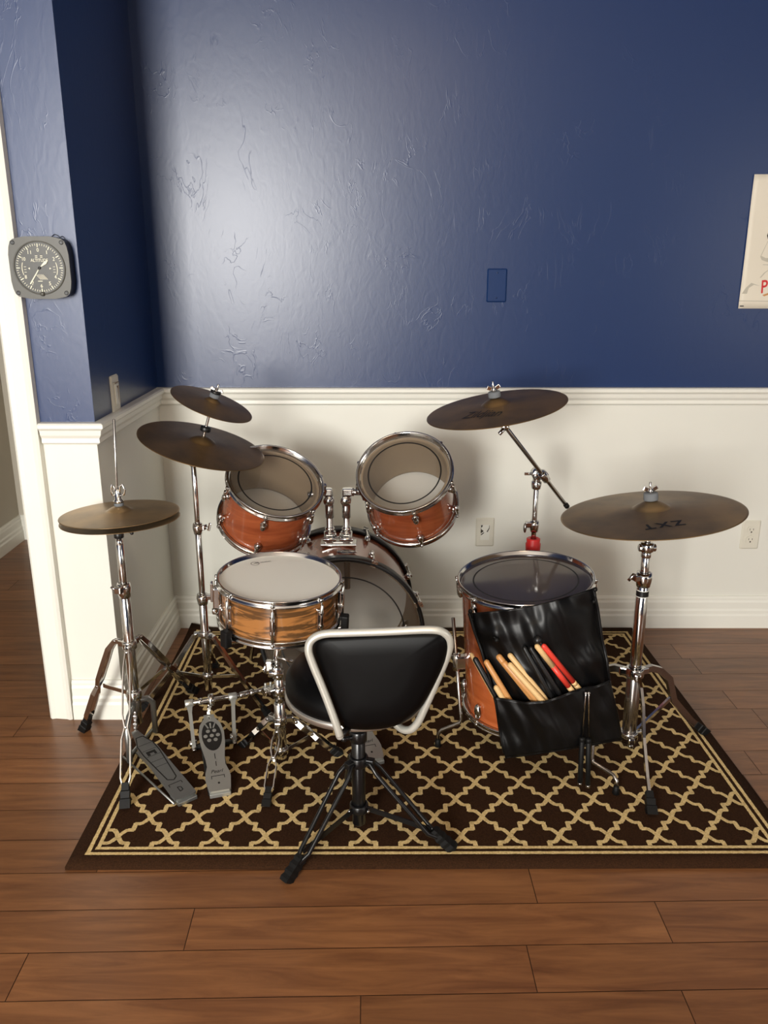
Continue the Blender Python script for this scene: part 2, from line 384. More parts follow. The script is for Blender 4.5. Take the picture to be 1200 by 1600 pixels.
# ------------------------------------------------------------------ rug
def rug():
    FL, BL, BR, FR = V((-.752, 1.626)), V((-.756, 2.962)), V((.966, 2.962)), V((1.008, 1.632))
    Wd, Dp = 1.742, 1.336
    def P(x, y, z):                                   # x,y in metres from the front left corner
        a, b = x/Wd, y/Dp
        p = (FL*(1-a)+FR*a)*(1-b) + (BL*(1-a)+BR*a)*b
        curl = .0
        if a < .05 and b > .93: curl = .02*(1-a/.05)*(b-.93)/.07
        return V((p.x + curl*.3, p.y, z + curl + .0015*math.sin(9*a)*math.sin(5*b)*0))
    T = .009
    mb = MB(); nx, ny = 44, 34
    top = [[mb.v(P(Wd*i/nx, Dp*j/ny, T)) for i in range(nx+1)] for j in range(ny+1)]
    bot = [[mb.v(P(Wd*i/nx, Dp*j/ny, .001)) for i in range(nx+1)] for j in range(ny+1)]
    for j in range(ny):
        for i in range(nx):
            mb.f([top[j][i], top[j][i+1], top[j+1][i+1], top[j+1][i]]); mb.f([bot[j][i], bot[j+1][i], bot[j+1][i+1], bot[j][i+1]])
    for i in range(nx): mb.f([top[0][i], bot[0][i], bot[0][i+1], top[0][i+1]], False); mb.f([top[ny][i+1], bot[ny][i+1], bot[ny][i], top[ny][i]], False)
    for j in range(ny): mb.f([top[j+1][0], bot[j+1][0], bot[j][0], top[j][0]], False); mb.f([top[j][nx], bot[j][nx], bot[j+1][nx], top[j+1][nx]], False)
    mb.mi = 1; zc = [T+.0006]
    x0, x1, y0, y1 = .062, Wd-.058, .070, Dp-.066          # inner field (inner edge of the inner line)
    def strip(pts, wd, lo=None):
        zc[0] += 2e-7
        for (ax, ay), (bx, by) in zip(pts, pts[1:]):
            L = math.hypot(bx-ax, by-ay); k = max(1, int(L/.006)); dx, dy = (bx-ax)/L, (by-ay)/L; prev = None
            for q in range(k+1):
                t = q/k; cx, cy = ax+(bx-ax)*t - dx*wd*.25*(q == 0) + dx*wd*.25*(q == k), ay+(by-ay)*t - dy*wd*.25*(q == 0) + dy*wd*.25*(q == k)
                e = wd/2*(1+random.uniform(-.1, .1))
                pp = [(cx-dy*e, cy+dx*e), (cx+dy*e, cy-dx*e)]
                if lo: pp = [(min(max(a, x0), x1), min(max(b, y0), y1)) for a, b in pp]
                pp = [mb.v(P(a, b, zc[0])) for a, b in pp]
                if prev: mb.f([prev[0], prev[1], pp[1], pp[0]])
                prev = pp
    for off in (.005, .024):
        a0, a1, b0, b1 = x0-off, x1+off, y0-off, y1+off
        for p in ([(a0-.004, b0), (a1+.004, b0)], [(a0-.004, b1), (a1+.004, b1)], [(a0, b0), (a0, b1)], [(a1, b0), (a1, b1)]): strip(p, .0095)
    Xp, Yp = .1207, .1462; nx0, ny0 = .092, .108
    path = [(0, 0), (.06, .09), (.14, .2), (.24, .305), (.33, .335), (.5, .335), (.5, .665), (.67, .665), (.76, .695), (.86, .8), (.94, .91), (1, 1)]
    for i in range(-1, 15):
        for j in range(-1, 10):
            cx, cy = nx0+i*Xp, ny0+j*Yp
            for sx, sy in ((1, 1), (-1, 1), (1, -1), (-1, -1)):
                pts = [(cx+sx*a*Xp/2, cy+sy*b*Yp/2) for a, b in path]
                for s0, s1 in zip(pts, pts[1:]):
                    if all(x0 <= a <= x1 and y0 <= b <= y1 for a, b in (s0, s1)): strip([s0, s1], .0115)
                    elif any(x0 <= a <= x1 and y0 <= b <= y1 for a, b in (s0, s1)): strip([s0, s1], .0115, True)
            
    obj('rug', mb, [M_rugb, M_rugc], loc=(0, 0, 0), label='dark brown rug with a cream trellis pattern under the drum kit', cat='rug')
rug()
RT = .0096    # height of the rug top

# ------------------------------------------------------------------ things on the walls
def rounded(w_, h_, r, n=5):
    p = []
    for cx, cy, a0 in ((w_/2-r, h_/2-r, 0), (-w_/2+r, h_/2-r, 90), (-w_/2+r, -h_/2+r, 180), (w_/2-r, -h_/2+r, 270)):
        for k in range(n+1): a = math.radians(a0+90*k/n); p.append((cx+r*math.cos(a), cy+r*math.sin(a)))
    return p
def wall_frame(p, x, n):
    """local x = x, y = up, z = n (out of the wall)"""
    M = Matrix((V(x), V((0, 0, 1)), V(n))).transposed().to_4x4(); M.translation = V(p); return M
# altimeter-style clock
def altimeter():
    p = at(71, 418.5, YP); p.y = YP
    M = wall_frame(p, (1, 0, 0), (0, -1, 0))
    r = thing('altimeter_wall_clock', 'square olive-grey wall clock made like an aircraft altimeter, on the blue wall pier', 'clock', p)
    S2 = .079
    c = .74
    oct_ = []
    for sx, sy in ((1, 1), (-1, 1), (-1, -1), (1, -1)):
        q = [(S2*sx, S2*sy*.42), (S2*sx*.965, S2*sy*.66), (S2*sx*.90, S2*sy*.84), (S2*sx*.80, S2*sy*.92), (S2*sx*.62, S2*sy*.965), (S2*sx*.40, S2*sy)]
        oct_ += q if sx*sy > 0 else q[::-1]
    mb = MB(M); mb.prism(oct_, 0, .030); obj('case', mb, M_black, r)
    mb = MB(M); mb.prism([(a*1.005, b*1.005) for a, b in oct_], .030, .0385); obj('face_plate', mb, M_dialbody, r)
    mb = MB(M); mb.lathe([(.0655, .038), (.0685, .038), (.0685, .0415), (.0655, .0415)], n=64, close=True); bz = obj('bezel_ring', mb, M_dialbody, r)
    for sx in (-1, 1):
        for sy in (-1, 1):
            mb = MB(M @ Matrix.Translation((sx*.064, sy*.064, .038))); mb.lathe([(0, .0012), (.0035, .0018), (.0055, .0018), (.0058, 0)], n=16); s_ = obj('corner_screw', mb, M_black, r)
    mb = MB(M); mb.lathe([(0, .0388), (.066, .0388)], n=64); d = obj('dial', mb, M_dialface, r)
    mb = MB(M); z0, z1 = .0389, .0394
    for k in range(60):
        a = 2*PI*k/60; big = k % 5 == 0; r0 = .0525 if big else .0565; r1 = .0615; wd = .0011 if big else .0006
        R = Matrix.Rotation(-a, 4, 'Z'); mb.prism([(-wd, r0), (wd, r0), (wd, r1), (-wd, r1)], z0, z1, R)
    for k, s_ in enumerate(['0', '1', '2', None, '4', '5', '6', '7', '8', None, '10', '11']):
        if not s_: continue
        a = 2*PI*k/12; cx, cy = .0455*math.sin(a), .0455*math.cos(a); wd = .0085 if len(s_) > 1 else (.0016 if s_ == '1' else .0055)
        text_mesh(s_, text_frame(V((cx-wd/2, cy-.0045, z0)), V((cx+wd/2, cy-.0045, z0)), V((0, 0, 1)), .0095), mb)
    text_mesh('ALTITUDE', text_frame(V((-.022, .0155, z0)), V((.024, .0155, z0)), V((0, 0, 1)), .0082), mb)
    for sx in (-1, 1):                                  # the two curved setting windows
        pts = [(sx*(.0465*math.cos(math.radians(t))), .0465*math.sin(math.radians(t))-.002) for t in range(-20, 21, 5)]
        for (ax, ay), (bx, by) in zip(pts, pts[1:]): mb.prism([(ax-.0008, ay), (ax+.0008, ay), (bx+.0008, by), (bx-.0008, by)], z0, z1)
        for q in (-1, 0, 1): mb.prism([(sx*.0385-.003, q*.0068-.0045), (sx*.0385+.003, q*.0068-.0045), (sx*.0385+.003, q*.0068-.0035), (sx*.0385-.003, q*.0068-.0035)], z0, z1)
        mb.prism([(sx*.026, .001), (sx*.031, -.001), (sx*.026, -.004)], z0, z1)
    for a_, b_ in ((-.0085, .0300), (.0045, .0300), (-.0085, .0262), (.0045, .0262)): mb.prism([(a_, b_), (a_+.006, b_), (a_+.006, b_+.0014), (a_, b_+.0014)], z0, z1)
    mb.prism([(-.008, -.0345), (.004, -.0345), (.004, -.033), (-.008, -.033)], z0, z1)
    for q in range(5):                                  # striped flag
        x = -.012+q*.0044; mb.prism([(x, -.016-abs(q-2.5)*.0004), (x+.0014, -.016-abs(q-2.5)*.0004), (x+.013, -.0295), (x+.0114, -.0295)], z0, z1)
    obj('dial_markings', mb, M_dialwhite, d)
    mb = MB(M); R = Matrix.Rotation(math.radians(-143+0), 4, 'Z'); mb.prism([(-.0012, .006), (.0012, .006), (.0016, .050), (-.0016, .050)], .0400, .0408, Matrix.Rotation(math.radians(145), 4, 'Z')); obj('long_hand', mb, M_dialwhite, r)
    mb = MB(M); mb.prism([(-.0012, .006), (.0012, .006), (.0038, .022), (0, .032), (-.0038, .022)], .0410, .0418, Matrix.Rotation(math.radians(-52), 4, 'Z')); obj('short_hand', mb, M_dialwhite, r)
    mb = MB(M); mb.cyl((0, 0, .0388), (0, 0, .0425), .0035); obj('hand_hub', mb, M_black, r)
    mb = MB(M @ Matrix.Translation((.001, -.0665, .038))); mb.lathe([(0, .009), (.004, .009), (.0055, .007), (.006, 0)], n=20); obj('setting_knob', mb, M_dialbody, r)
    mb = MB(); q = [at(83, 372.5, YP-.004)]                    # hook wire on top
    for u, v in ((81, 369), (85, 366), (90, 368), (93, 371), (97, 369), (101, 372), (99, 376)): q.append(at(u, v, YP-.004))
    mb.tube(q, .0009, 6); obj('hanging_wire', mb, M_blackmetal, r)
altimeter()

def plate(name, label, cat, p, x, n, m, extra, w_=.070, h_=.114, screws=True):
    M = wall_frame(p, x, n)
    r = thing(name, label, cat, p)
    mb = MB(M); lv = [(0, 0), (0, .0022), (.0045, .006)]
    mb.sweep([[V((x_, y_, z_)) for x_, y_ in rounded(w_-2*i_, h_-2*i_, .005-i_*.4)] for i_, z_ in lv]); obj('cover_plate', mb, m, r)
    extra(M, r); return r
def blank(M, r):
    for y in (-.042, .042):
        mb = MB(M @ Matrix.Translation((0, y, .006))); mb.lathe([(0, .001), (.0025, .001), (.0034, 0)], n=12); obj('screw', mb, M_navy_plain, r)
p = at(776, 446, YW); p.y = YW
plate('blank_wall_plate', 'navy-painted blank cover plate screwed high on the blue wall', 'wall plate', p, (1, 0, 0), (0, -1, 0), mat('navy_plate_paint', (16, 46, 92), .30), blank)
def duplex(M, r):
    for y in (-.0195, .0195):
        mb = MB(M); mb.prism([(a, b+y) for a, b in rounded(.034, .029, .011)], .006, .0085); s_ = obj('socket', mb, M_plate, r)
        mb = MB(M)
        for a, b, wd, hh in ((-.0065, .003, .0018, .008), (.0065, .003, .0018, .007)): mb.prism([(a-wd/2, b+y-hh/2), (a+wd/2, b+y-hh/2), (a+wd/2, b+y+hh/2), (a-wd/2, b+y+hh/2)], .0083, .0088)
        mb.prism([(a, b+y-.0075) for a, b in rounded(.0055, .006, .0026)], .0083, .0088); obj('socket_holes', mb, M_slot, s_)
    mb = MB(M @ Matrix.Translation((0, 0, .006))); mb.lathe([(0, .001), (.0025, .001), (.0034, 0)], n=12); obj('screw', mb, M_plate, r)
p = at(1172, 835, YW); p.y = YW
plate('duplex_outlet', 'ivory double power outlet on the white wainscot right of the large ride cymbal', 'outlet', p, (1, 0, 0), (0, -1, 0), M_plate, duplex)
def worn(M, r):
    mb = MB(M); mb.prism(rounded(.034, .060, .002), .0058, .0068); s_ = obj('insert', mb, M_wain, r)
    mb = MB(M)                                             # scuffed dark patches on the insert
    for poly in ([(-.016, .029), (-.009, .029), (-.011, .022), (-.0155, .018)], [(-.016, .018), (-.0135, .012), (-.006, .006), (-.007, .003), (-.0165, -.004), (-.0165, .004)],
                 [(-.015, -.007), (-.004, .001), (-.003, -.002), (-.012, -.010), (-.0165, -.011)], [(.015, .028), (.0165, .028), (.0165, .016), (.010, .001), (.006, .003), (.011, .012), (.0145, .018)]):
        mb.prism(poly, .0068, .0072)
    obj('dark_scuffs', mb, M_slot, s_)
p = at(757.5, 831, YW); p.y = YW
plate('scuffed_wall_plate', 'ivory wall plate with a scuffed dark-marked insert, low between the drums on the white wainscot', 'wall plate', p, (1, 0, 0), (0, -1, 0), M_plate, worn)
def switch(M, r):
    mb = MB(M); mb.prism(rounded(.036, .070, .003), .006, .0075); obj('switch_frame', mb, M_plate, r)
    mb = MB(M); mb.prism(rounded(.030, .060, .002), .0075, .0105); k = obj('rocker', mb, M_wain, r)
    mb = MB(M)
    for poly in ([(-.018, .036), (.018, .036), (.018, .034), (-.018, .033)], [(.017, .034), (.019, .034), (.0185, -.03), (.017, -.02)], [(-.004, .024), (.012, .025), (.010, .016), (.007, -.028), (.004, -.010), (.003, .016)]): mb.prism(poly, .0104, .0109)
    obj('worn_edges', mb, mat('worn_brown_edge', (128, 104, 84), .8), k)
p = V((XW, 2.515, .99))
plate('light_switch', 'ivory rocker light switch just above the rail on the dark side wall', 'light switch', p, (0, 1, 0), (1, 0, 0), M_plate, switch)
# poster
def poster():
    z0, z1, x0, x1 = at(1152.5, 482, YW).z, at(1180, 272.5, YW).z, 1.246, 1.246+.30
    r = thing('poster', 'cream paper poster with red lettering on the blue wall at the right edge', 'poster', V((x0, YW, z0)))
    mb = MB(); n = 16
    g = [[(mb.v((x0+(x1-x0)*i/n, YW-.003-.0025*abs(math.sin(3+5*i/n+4*j/n)), z0+(z1-z0)*j/n))) for i in range(n+1)] for j in range(n+1)]
    for j in range(n):
        for i in range(n): mb.f([g[j][i], g[j][i+1], g[j+1][i+1], g[j+1][i]])
    s_ = obj('sheet', mb, M_paper, r); sm = s_.modifiers.new('s', 'SOLIDIFY'); sm.thickness = .0006
    Y = YW-.0064
    def pr(name, pts, m):
        mb = MB(); vs = [mb.v(at(u, v, Y)) for u, v in pts]; mb.f(vs, False); ob = obj(name, mb, m, s_); q = ob.modifiers.new('s', 'SOLIDIFY'); q.thickness = .0003
    pr('grey_print', [(1159, 459), (1166, 449), (1174, 442), (1188, 447), (1178, 445), (1170, 450), (1167, 459)], M_pgrey)
    pr('grey_print', [(1155, 469.5), (1202, 470), (1202, 471.3), (1155, 470.6)], M_pgrey)
    pr('grey_print', [(1187, 434), (1194, 426), (1200, 422), (1200, 423), (1195, 427), (1189, 434)], M_pgrey)
    pr('drawing_print', [(1188, 401), (1190, 406), (1196, 408.5), (1204, 410), (1204, 404), (1196, 403), (1190, 400)], M_pgrey)
    pr('drawing_line', [(1188, 401), (1200, 376), (1200.6, 376), (1189.3, 400.5)], M_pgrey)
    pr('dark_print', [(1198.5, 368), (1200, 364), (1206, 362), (1206, 374), (1200, 374)], M_pblack)
    pr('small_print', [(1156, 477.5), (1162, 477.5), (1162, 479), (1156, 479)], M_pblack)
    pr('small_print', [(1192, 413), (1204, 413.4), (1204, 414.6), (1192, 414)], M_pgrey)
    mb = MB(); text_mesh('P', text_frame(at(1189, 458, Y), at(1200, 456.5, Y), V((0, -1, 0)), .044), mb, bold=.02, shear=.1); obj('red_lettering', mb, M_pred, s_)
    pr('orange_print', [(1191, 461), (1202, 457), (1202, 460), (1194, 463)], M_stick2)
    # plain grey drawing continues outside the picture
poster()

# ------------------------------------------------------------------ drums
def lug_local(mb, r, th, z, kind):
    """a single lug on the shell at angle th; built in the drum frame"""
    R = Matrix.Rotation(th, 4, 'Z') @ Matrix.Translation((r, 0, z))
    M0 = mb.M; mb.M = M0 @ R
    if kind == 'bullet':
        mb.cyl((.000, 0, 0), (.012, 0, 0), .0105, 16); mb.ball((.015, 0, -.004), .0105, (.85, .85, 1.35)); mb.cyl((.016, 0, 0), (.016, 0, .024), .0052, 12)
    elif kind == 'oval':
        mb.ball((.006, 0, 0), .014, (.75, .9, 1.7))
    elif kind == 'tube':
        mb.box((.006, 0, 0), (.012, .016, .058), bev=.003); mb.cyl((.016, 0, -.042), (.016, 0, .042), .0045, 12); mb.box((.013, 0, .018), (.012, .013, .01), bev=.002); mb.box((.013, 0, -.018), (.012, .013, .01), bev=.002)
    mb.M = M0
def drum(name, label, C, n, R, L, nl, th0, shellm, film_, lug='bullet', hoopw=.017, group=None, front=V((0, -1, 0)), hoop_m=None, ring=True, bottom_lugs=True, cat='drum', label_loc=None, hooprim=.006):
    M = frame(C, n, front)
    base = M @ V((0, 0, -L)); r = thing(name, label, cat, V(label_loc or base), group)
    Rs = R-.010
    sh = MB(M); sh.mi = 0
    sh.lathe([(Rs, -.004), (Rs, -L+.004)], n=64)
    sh.mi = 1; sh.lathe([(Rs, -L+.004), (Rs-.006, -L+.002), (Rs-.007, -L+.01), (Rs-.007, -.01), (Rs-.006, -.002), (Rs, -.004)], n=64)
    so = obj('shell', sh, [shellm, M_innerwood], r)
    hm = hoop_m or M_chrome
    for zz, sgn in ((0, 1), (-L, -1)):
        mb = MB(M)
        mb.lathe([(Rs+.002, zz-sgn*.006), (R+.003, zz-sgn*.006), (R+.0035, zz-sgn*.002), (R-.001, zz), (R-.001, zz+sgn*.010), (R+.002, zz+sgn*.012), (R-.001, zz+sgn*.0135), (R-.0045, zz+sgn*.012), (R-.004, zz+sgn*.002), (Rs+.002, zz)], n=72, close=True)
        obj('hoop', mb, hm, r)
    mb = MB(M); mb.lathe([(0, .002), (Rs*.5, .002), (Rs, .002), (R-.004, .0015)], n=72)
    bh = obj('batter_head', mb, film_, r)
    if ring:
        mb = MB(M); rr = Rs*.80; mb.lathe([(rr, .0024), (rr+.0022, .0026), (rr+.0044, .0024)], n=72); obj('black_ring', mb, M_ink, bh)
    mb = MB(M); mb.lathe([(0, -L-.002), (R-.004, -L-.002)], n=72); obj('resonant_head', mb, M_reso, r)
    for k in range(nl):
        th = th0 + 2*PI*k/nl
        def rodv(z0, z1):
            mb = MB(M @ Matrix.Rotation(th, 4, 'Z')); mb.cyl((R+.004, 0, z0), (R+.004, 0, z1), .0028, 8); s = 1 if z1 > z0 else -1
            mb.cyl((R+.004, 0, z1-s*.003), (R+.004, 0, z1+s*.004), .0052, 10); mb.box((R+.001, 0, z1-s*.004), (.010, .012, .004)); obj('tension_rod', mb, M_chrome, r)
        if lug == 'tube':
            mb = MB(M); lug_local(mb, Rs, th, -L/2, 'tube'); obj('lug', mb, M_chrome, r); rodv(-L/2+.03, .002); rodv(-L/2-.03, -L-.002)
        else:
            mb = MB(M); lug_local(mb, Rs, th, -.036, lug); obj('lug', mb, M_chrome, r); rodv(-.03, .002)
            if bottom_lugs:
                mb = MB(M @ Matrix.Translation((0, 0, -L)) @ Matrix.Diagonal((1, 1, -1, 1))); lug_local(mb, Rs, th, -.036, lug)
                obj('lug', mb, M_chrome, r); rodv(-L+.03, -L-.002)
    return r, M
FRONT = -PI/2
# bass drum
KF, KR = V((-.127, 2.335, .268)), V((-.160, 2.655, .268))
kn = (KF-KR).normalized(); KL = (KF-KR).length
def bass():
    R = .256; M = frame(KF, kn, V((0, 0, -1))); L = KL
    r = thing('bass_drum', 'brown wood bass drum lying on its side with black hoop and clear batter head', 'drum', V((-.143, 2.49, RT)))
    mb = MB(M); mb.lathe([(R-.012, -.02), (R-.012, -L+.02)], n=80); mb.mi = 1
    mb.lathe([(R-.012, -L+.02), (R-.014, -L+.012), (R-.02, -L+.02), (R-.02, -.02), (R-.014, -.012), (R-.012, -.02)], n=80); obj('shell', mb, [M_kickwood, M_innerwood], r)
    for z in (0, -L):
        s = 1 if z == 0 else -1
        mb = MB(M); mb.lathe([(R-.011, z-s*.034), (R-.001, z-s*.036), (R, z-s*.034), (R, z+s*.001), (R-.0015, z+s*.003), (R-.009, z+s*.003), (R-.011, z+s*.001)], n=96, close=True); obj('hoop', mb, M_black, r)
        mb = MB(M); mb.lathe([(R-.0145, z-s*.03), (R-.011, z-s*.03), (R-.0105, z-s*.005), (R-.0145, z-s*.004)], n=96, close=True); obj('flesh_hoop', mb, M_chrome2, r)
    mb = MB(M); mb.lathe([(0, -.006), (R-.013, -.006)], n=80); bh = obj('batter_head', mb, M_film_kick, r)
    mb = MB(M); rr = .190; mb.lathe([(rr, -.0055), (rr+.0022, -.0053), (rr+.0044, -.0055)], n=80); obj('black_ring', mb, M_ink, bh)
    mb = MB(M); mb.lathe([(0, -L+.006), (R-.013, -L+.006)], n=80); obj('resonant_head', mb, M_reso, r)
    for k in range(8):
        th = PI/2 + math.radians(22.5) + 2*PI*k/8
        for s, z in ((1, 0), (-1, -L)):
            mb = MB(M @ Matrix.Rotation(th, 4, 'Z'))
            mb.box((R-.003, 0, z-s*.002), (.020, .020, .010), bev=.002); mb.cyl((R+.006, 0, z+s*.012), (R+.006, 0, z-s*.075), .0032, 8); mb.box((R+.006, 0, z+s*.010), (.008, .018, .004), bev=.001)
            obj('claw_hook', mb, M_chrome, r)
            mb = MB(M @ Matrix.Rotation(th, 4, 'Z')); mb.ball((R-.004, 0, z-s*.082), .0115, (.9, .9, 1.6)); mb.cyl((R+.005, 0, z-s*.07), (R+.005, 0, z-s*.09), .006, 10); obj('lug', mb, M_chrome, r)
    # oval badge on the top of the shell
    MT = frame(M @ V((0, R-.0118, -.09)), V((0, 0, 1)))
    mb = MB(); Mb = Matrix.Translation((-.115, 2.425, .268+R-.0118)) @ Matrix.Diagonal((1, .5, 1, 1)); mb.lathe([(0, .002), (.030, .002), (.033, 0)], Mb, 32); bd = obj('badge', mb, M_chrome2, r)
    mb = MB(); Mb2 = Matrix.Translation((-.115, 2.425, .268+R-.0095)) @ Matrix.Diagonal((1, .5, 1, 1)); mb.lathe([(.024, .0002), (.027, .0002)], Mb2, 32); obj('badge_border', mb, M_ink, bd)
    # double tom holder
    top = .268+R-.012
    mb = MB(); mb.box((-.145, 2.50, top+.004), (.115, .055, .009), bev=.003); mb.box((-.145, 2.50, top+.010), (.09, .04, .008), bev=.003); obj('mount_plate', mb, M_chrome, r)
    for x, sgn, tgt, nm in ((-.172, -1, V((-.207, 2.475, .682)), 'l'), (-.119, 1, V((-.090, 2.475, .690)), 'r')):
        mb = MB(); mb.cyl((x, 2.50, top), (x, 2.50, top+.045), .0185, 20); mb.cyl((x, 2.50, top+.045), (x, 2.50, top+.058), .015, 16); mb.box((x, 2.475, top+.028), (.022, .02, .028), bev=.003)
        mb.cyl((x-.02, 2.465, top+.028), (x+.022, 2.465, top+.028), .006, 10); k = obj('post_socket', mb, M_chrome, r)
        mb = MB(); mb.cyl((x+.018*sgn*-1, 2.48, top+.03), (x+.036*sgn*-1, 2.48, top+.03), .004, 8); mb.box((x+.034*sgn*-1, 2.48, top+.03), (.005, .012, .026), bev=.002); obj('wing_bolt', mb, M_chrome, k)
        mb = MB(); mb.cyl((x, 2.50, .36), (x, 2.50, .642), .0105, 16); mb.cyl((x, 2.50, .60), (x, 2.50, .645), .0135, 16); obj('mount_post', mb, M_chrome2, r)
        mb = MB(); jc = V((x, 2.495, .662)); mb.ball(jc, .0175); mb.cyl(jc+V((0, -.026, 0)), jc+V((0, .014, 0)), .0165, 20); mb.cyl(jc+V((0, -.030, 0)), jc+V((0, -.024, 0)), .0125, 16)
        mb.cyl(jc+V((0, 0, .0)), V((x+.002*sgn, 2.485, .692)), .0145, 16); mb.box((x+.006*sgn, 2.482, .690), (.034, .028, .024), bev=.005); obj('ratchet_joint', mb, M_chrome, r)
        mb = MB(); mb.cyl((x+.01*sgn, 2.48, .690), tgt+V((.03*sgn, 0, 0)), .0095, 14); mb.cyl((x+.02*sgn, 2.48, .690), (x+.026*sgn, 2.48, .690), .013, 14); obj('tom_arm', mb, M_chrome2, r)
    for sgn in (-1, 1):                       # spurs, low at the far side
        mb = MB(); b = V((-.16+sgn*.235, 2.56, .20)); mb.tube([b, b+V((sgn*.06, .09, -.09)), b+V((sgn*.08, .12, -.185))], .006, 10); mb.ball(b, .02); obj('spur', mb, M_chrome, r)
    return r
bass()
# rack toms
nL = normal_from(430, 754, 16, .71); CL = at(430, 754, 2.40)
nR = normal_from(632, 739, -14, .815); CR = at(632, 739, 2.40)
tl, _ = drum('rack_tom', 'left rack tom with amber wood shell, partly behind the crash cymbal', CL, nL, .146, .172, 6, FRONT+math.radians(4), M_tomwood, M_film, group='rack toms over the bass drum')
tr, _ = drum('rack_tom', 'right rack tom with amber wood shell, tilted face-on left of the boom cymbal', CR, nR, .144, .185, 6, FRONT+math.radians(2), M_tomwood, M_film, group='rack toms over the bass drum')
for t, C, n, R, sg in ((tl, CL, nL, .136, 1), (tr, CR, nR, .134, -1)):      # mount brackets toward the holder
    M = frame(C, n); d = (V((-.145, 2.48, .69))-C); d = (M.to_3x3().inverted() @ d); a = math.atan2(d.y, d.x)
    mb = MB(M @ Matrix.Rotation(a, 4, 'Z')); zz = max(-.10, min(-.02, d.z)); mb.box((R+.006, 0, zz), (.012, .045, .055), bev=.004); mb.cyl((R, 0, zz), (R+.028, 0, zz), .0145, 16); mb.box((R+.018, .0, zz+.02), (.012, .014, .022), bev=.003); obj('mount_bracket', mb, M_chrome, t)
# floor tom
FC = at(821, 906, 2.15); fn = normal_from(821, 906, -.8, .408)
FT, FM = drum('floor_tom', 'large floor tom with orange wood shell, three chrome legs and a stick bag in front', FC, fn, .187, .385, 8, FRONT+math.radians(-57), M_floorwood, M_film_dark, lug='oval', label_loc=(FC.x, 2.15, RT))
def ft_leg(foot, top, knee, side):
    mb = MB(); f = foot.copy(); pts = [top, knee, knee.lerp(f, .12)+V((0, 0, -.004)), f+V((0, 0, .035)), f+V((0, 0, .012))]
    mb.tube([top, top.lerp(knee, .97), knee.lerp(f+V((0, 0, .05)), .06), knee.lerp(f+V((0, 0, .05)), .85), f+V((0, 0, .04)), f+V((0, 0, .016))], .0052, 12); lg = obj('leg', mb, M_chrome2, FT)
    mb = MB(); mb.cyl(f, f+V((0, 0, .024)), .010, 14, r2=.0075); obj('rubber_foot', mb, M_rubber, lg)
    c = top.lerp(knee, .42) if side else top.lerp(knee, .5)
    ax = V((FC.x, FC.y+.02, c.z)); d = (ax-c); d.z = 0; d.normalize()
    R = Matrix((d, d.cross(V((0, 0, 1))), V((0, 0, 1)))).transposed()
    mb = MB(); mb.box(c+d*.012, (.034, .026, .04), R, bev=.005); mb.cyl(c+V((0, 0, -.026)), c+V((0, 0, .026)), .011, 14)
    w_ = d.cross(V((0, 0, 1))); mb.cyl(c, c-w_*.03, .0045, 8); mb.box(c-w_*.03, (.022, .005, .012), R, bev=.001); obj('leg_bracket', mb, M_chrome, FT)
f1 = flr(684, 1166, RT); c1 = at(708, 965, 2.17)
ft_leg(f1, c1, at(721, 1128, 2.12), True)
f2 = flr(962, 1240, RT)
ft_leg(f2, V((.575, 2.02, .40)), at(925, 1190, 1.985), False)
ft_leg(V((.45, 2.42, RT)), V((.41, 2.37, .40)), V((.415, 2.375, .14)), False)
# snare
SC = at(437, 905.5, 2.06); sn = normal_from(437, 905.5, .6, .418)
SN, SM = drum('snare_drum', 'shallow snare drum with striped olive wood shell and white coated head', SC, sn, .1635, .106, 8, FRONT+math.radians(1), M_snarewood, M_coated, lug='tube', ring=False, label_loc=(SC.x, SC.y, SC.z-.11))
def snare_bits():
    # strainer on the left, butt plate on the right
    mb = MB(SM @ Matrix.Rotation(PI+.12, 4, 'Z')); mb.box((.166, 0, -.05), (.018, .030, .060), bev=.004); mb.box((.178, 0, -.035), (.007, .018, .055), bev=.002); mb.cyl((.172, 0, -.085), (.172, 0, -.1), .007, 10); obj('strainer', mb, M_chrome, SN)
    mb = MB(SM @ Matrix.Rotation(.05, 4, 'Z')); mb.box((.162, 0, -.075), (.014, .04, .024), bev=.003); obj('butt_plate', mb, M_chrome, SN)
    # small vent and strainer screw on the front left
    mb = MB(SM @ Matrix.Rotation(FRONT-math.radians(68), 4, 'Z')); mb.cyl((.150, 0, -.062), (.162, 0, -.062), .006, 12); mb.cyl((.150, .012, -.062), (.160, .012, -.062), .004, 12); obj('air_vent', mb, M_chrome, SN)
    n = sn; Cc = SC + n*.0026
    mb = MB(); c0 = onplane(398.5, 880.5, Cc, n); Mx = frame(c0, n); mb.lathe([(.0105, 0), (.012, 0)], Mx, 32)
    mb.prism([(-.0035, -.001), (.006, .004), (.004, 0), (.009, .006), (.0, .005)], 0, .0002, Mx)
    p0, p1 = onplane(407, 879.5, Cc, n), onplane(423.5, 877.3, Cc, n)
    text_mesh('AQUARIAN', text_frame(p0, p1, n, .0058), mb)
    obj('printed_logo', mb, M_ink, SN)
snare_bits()

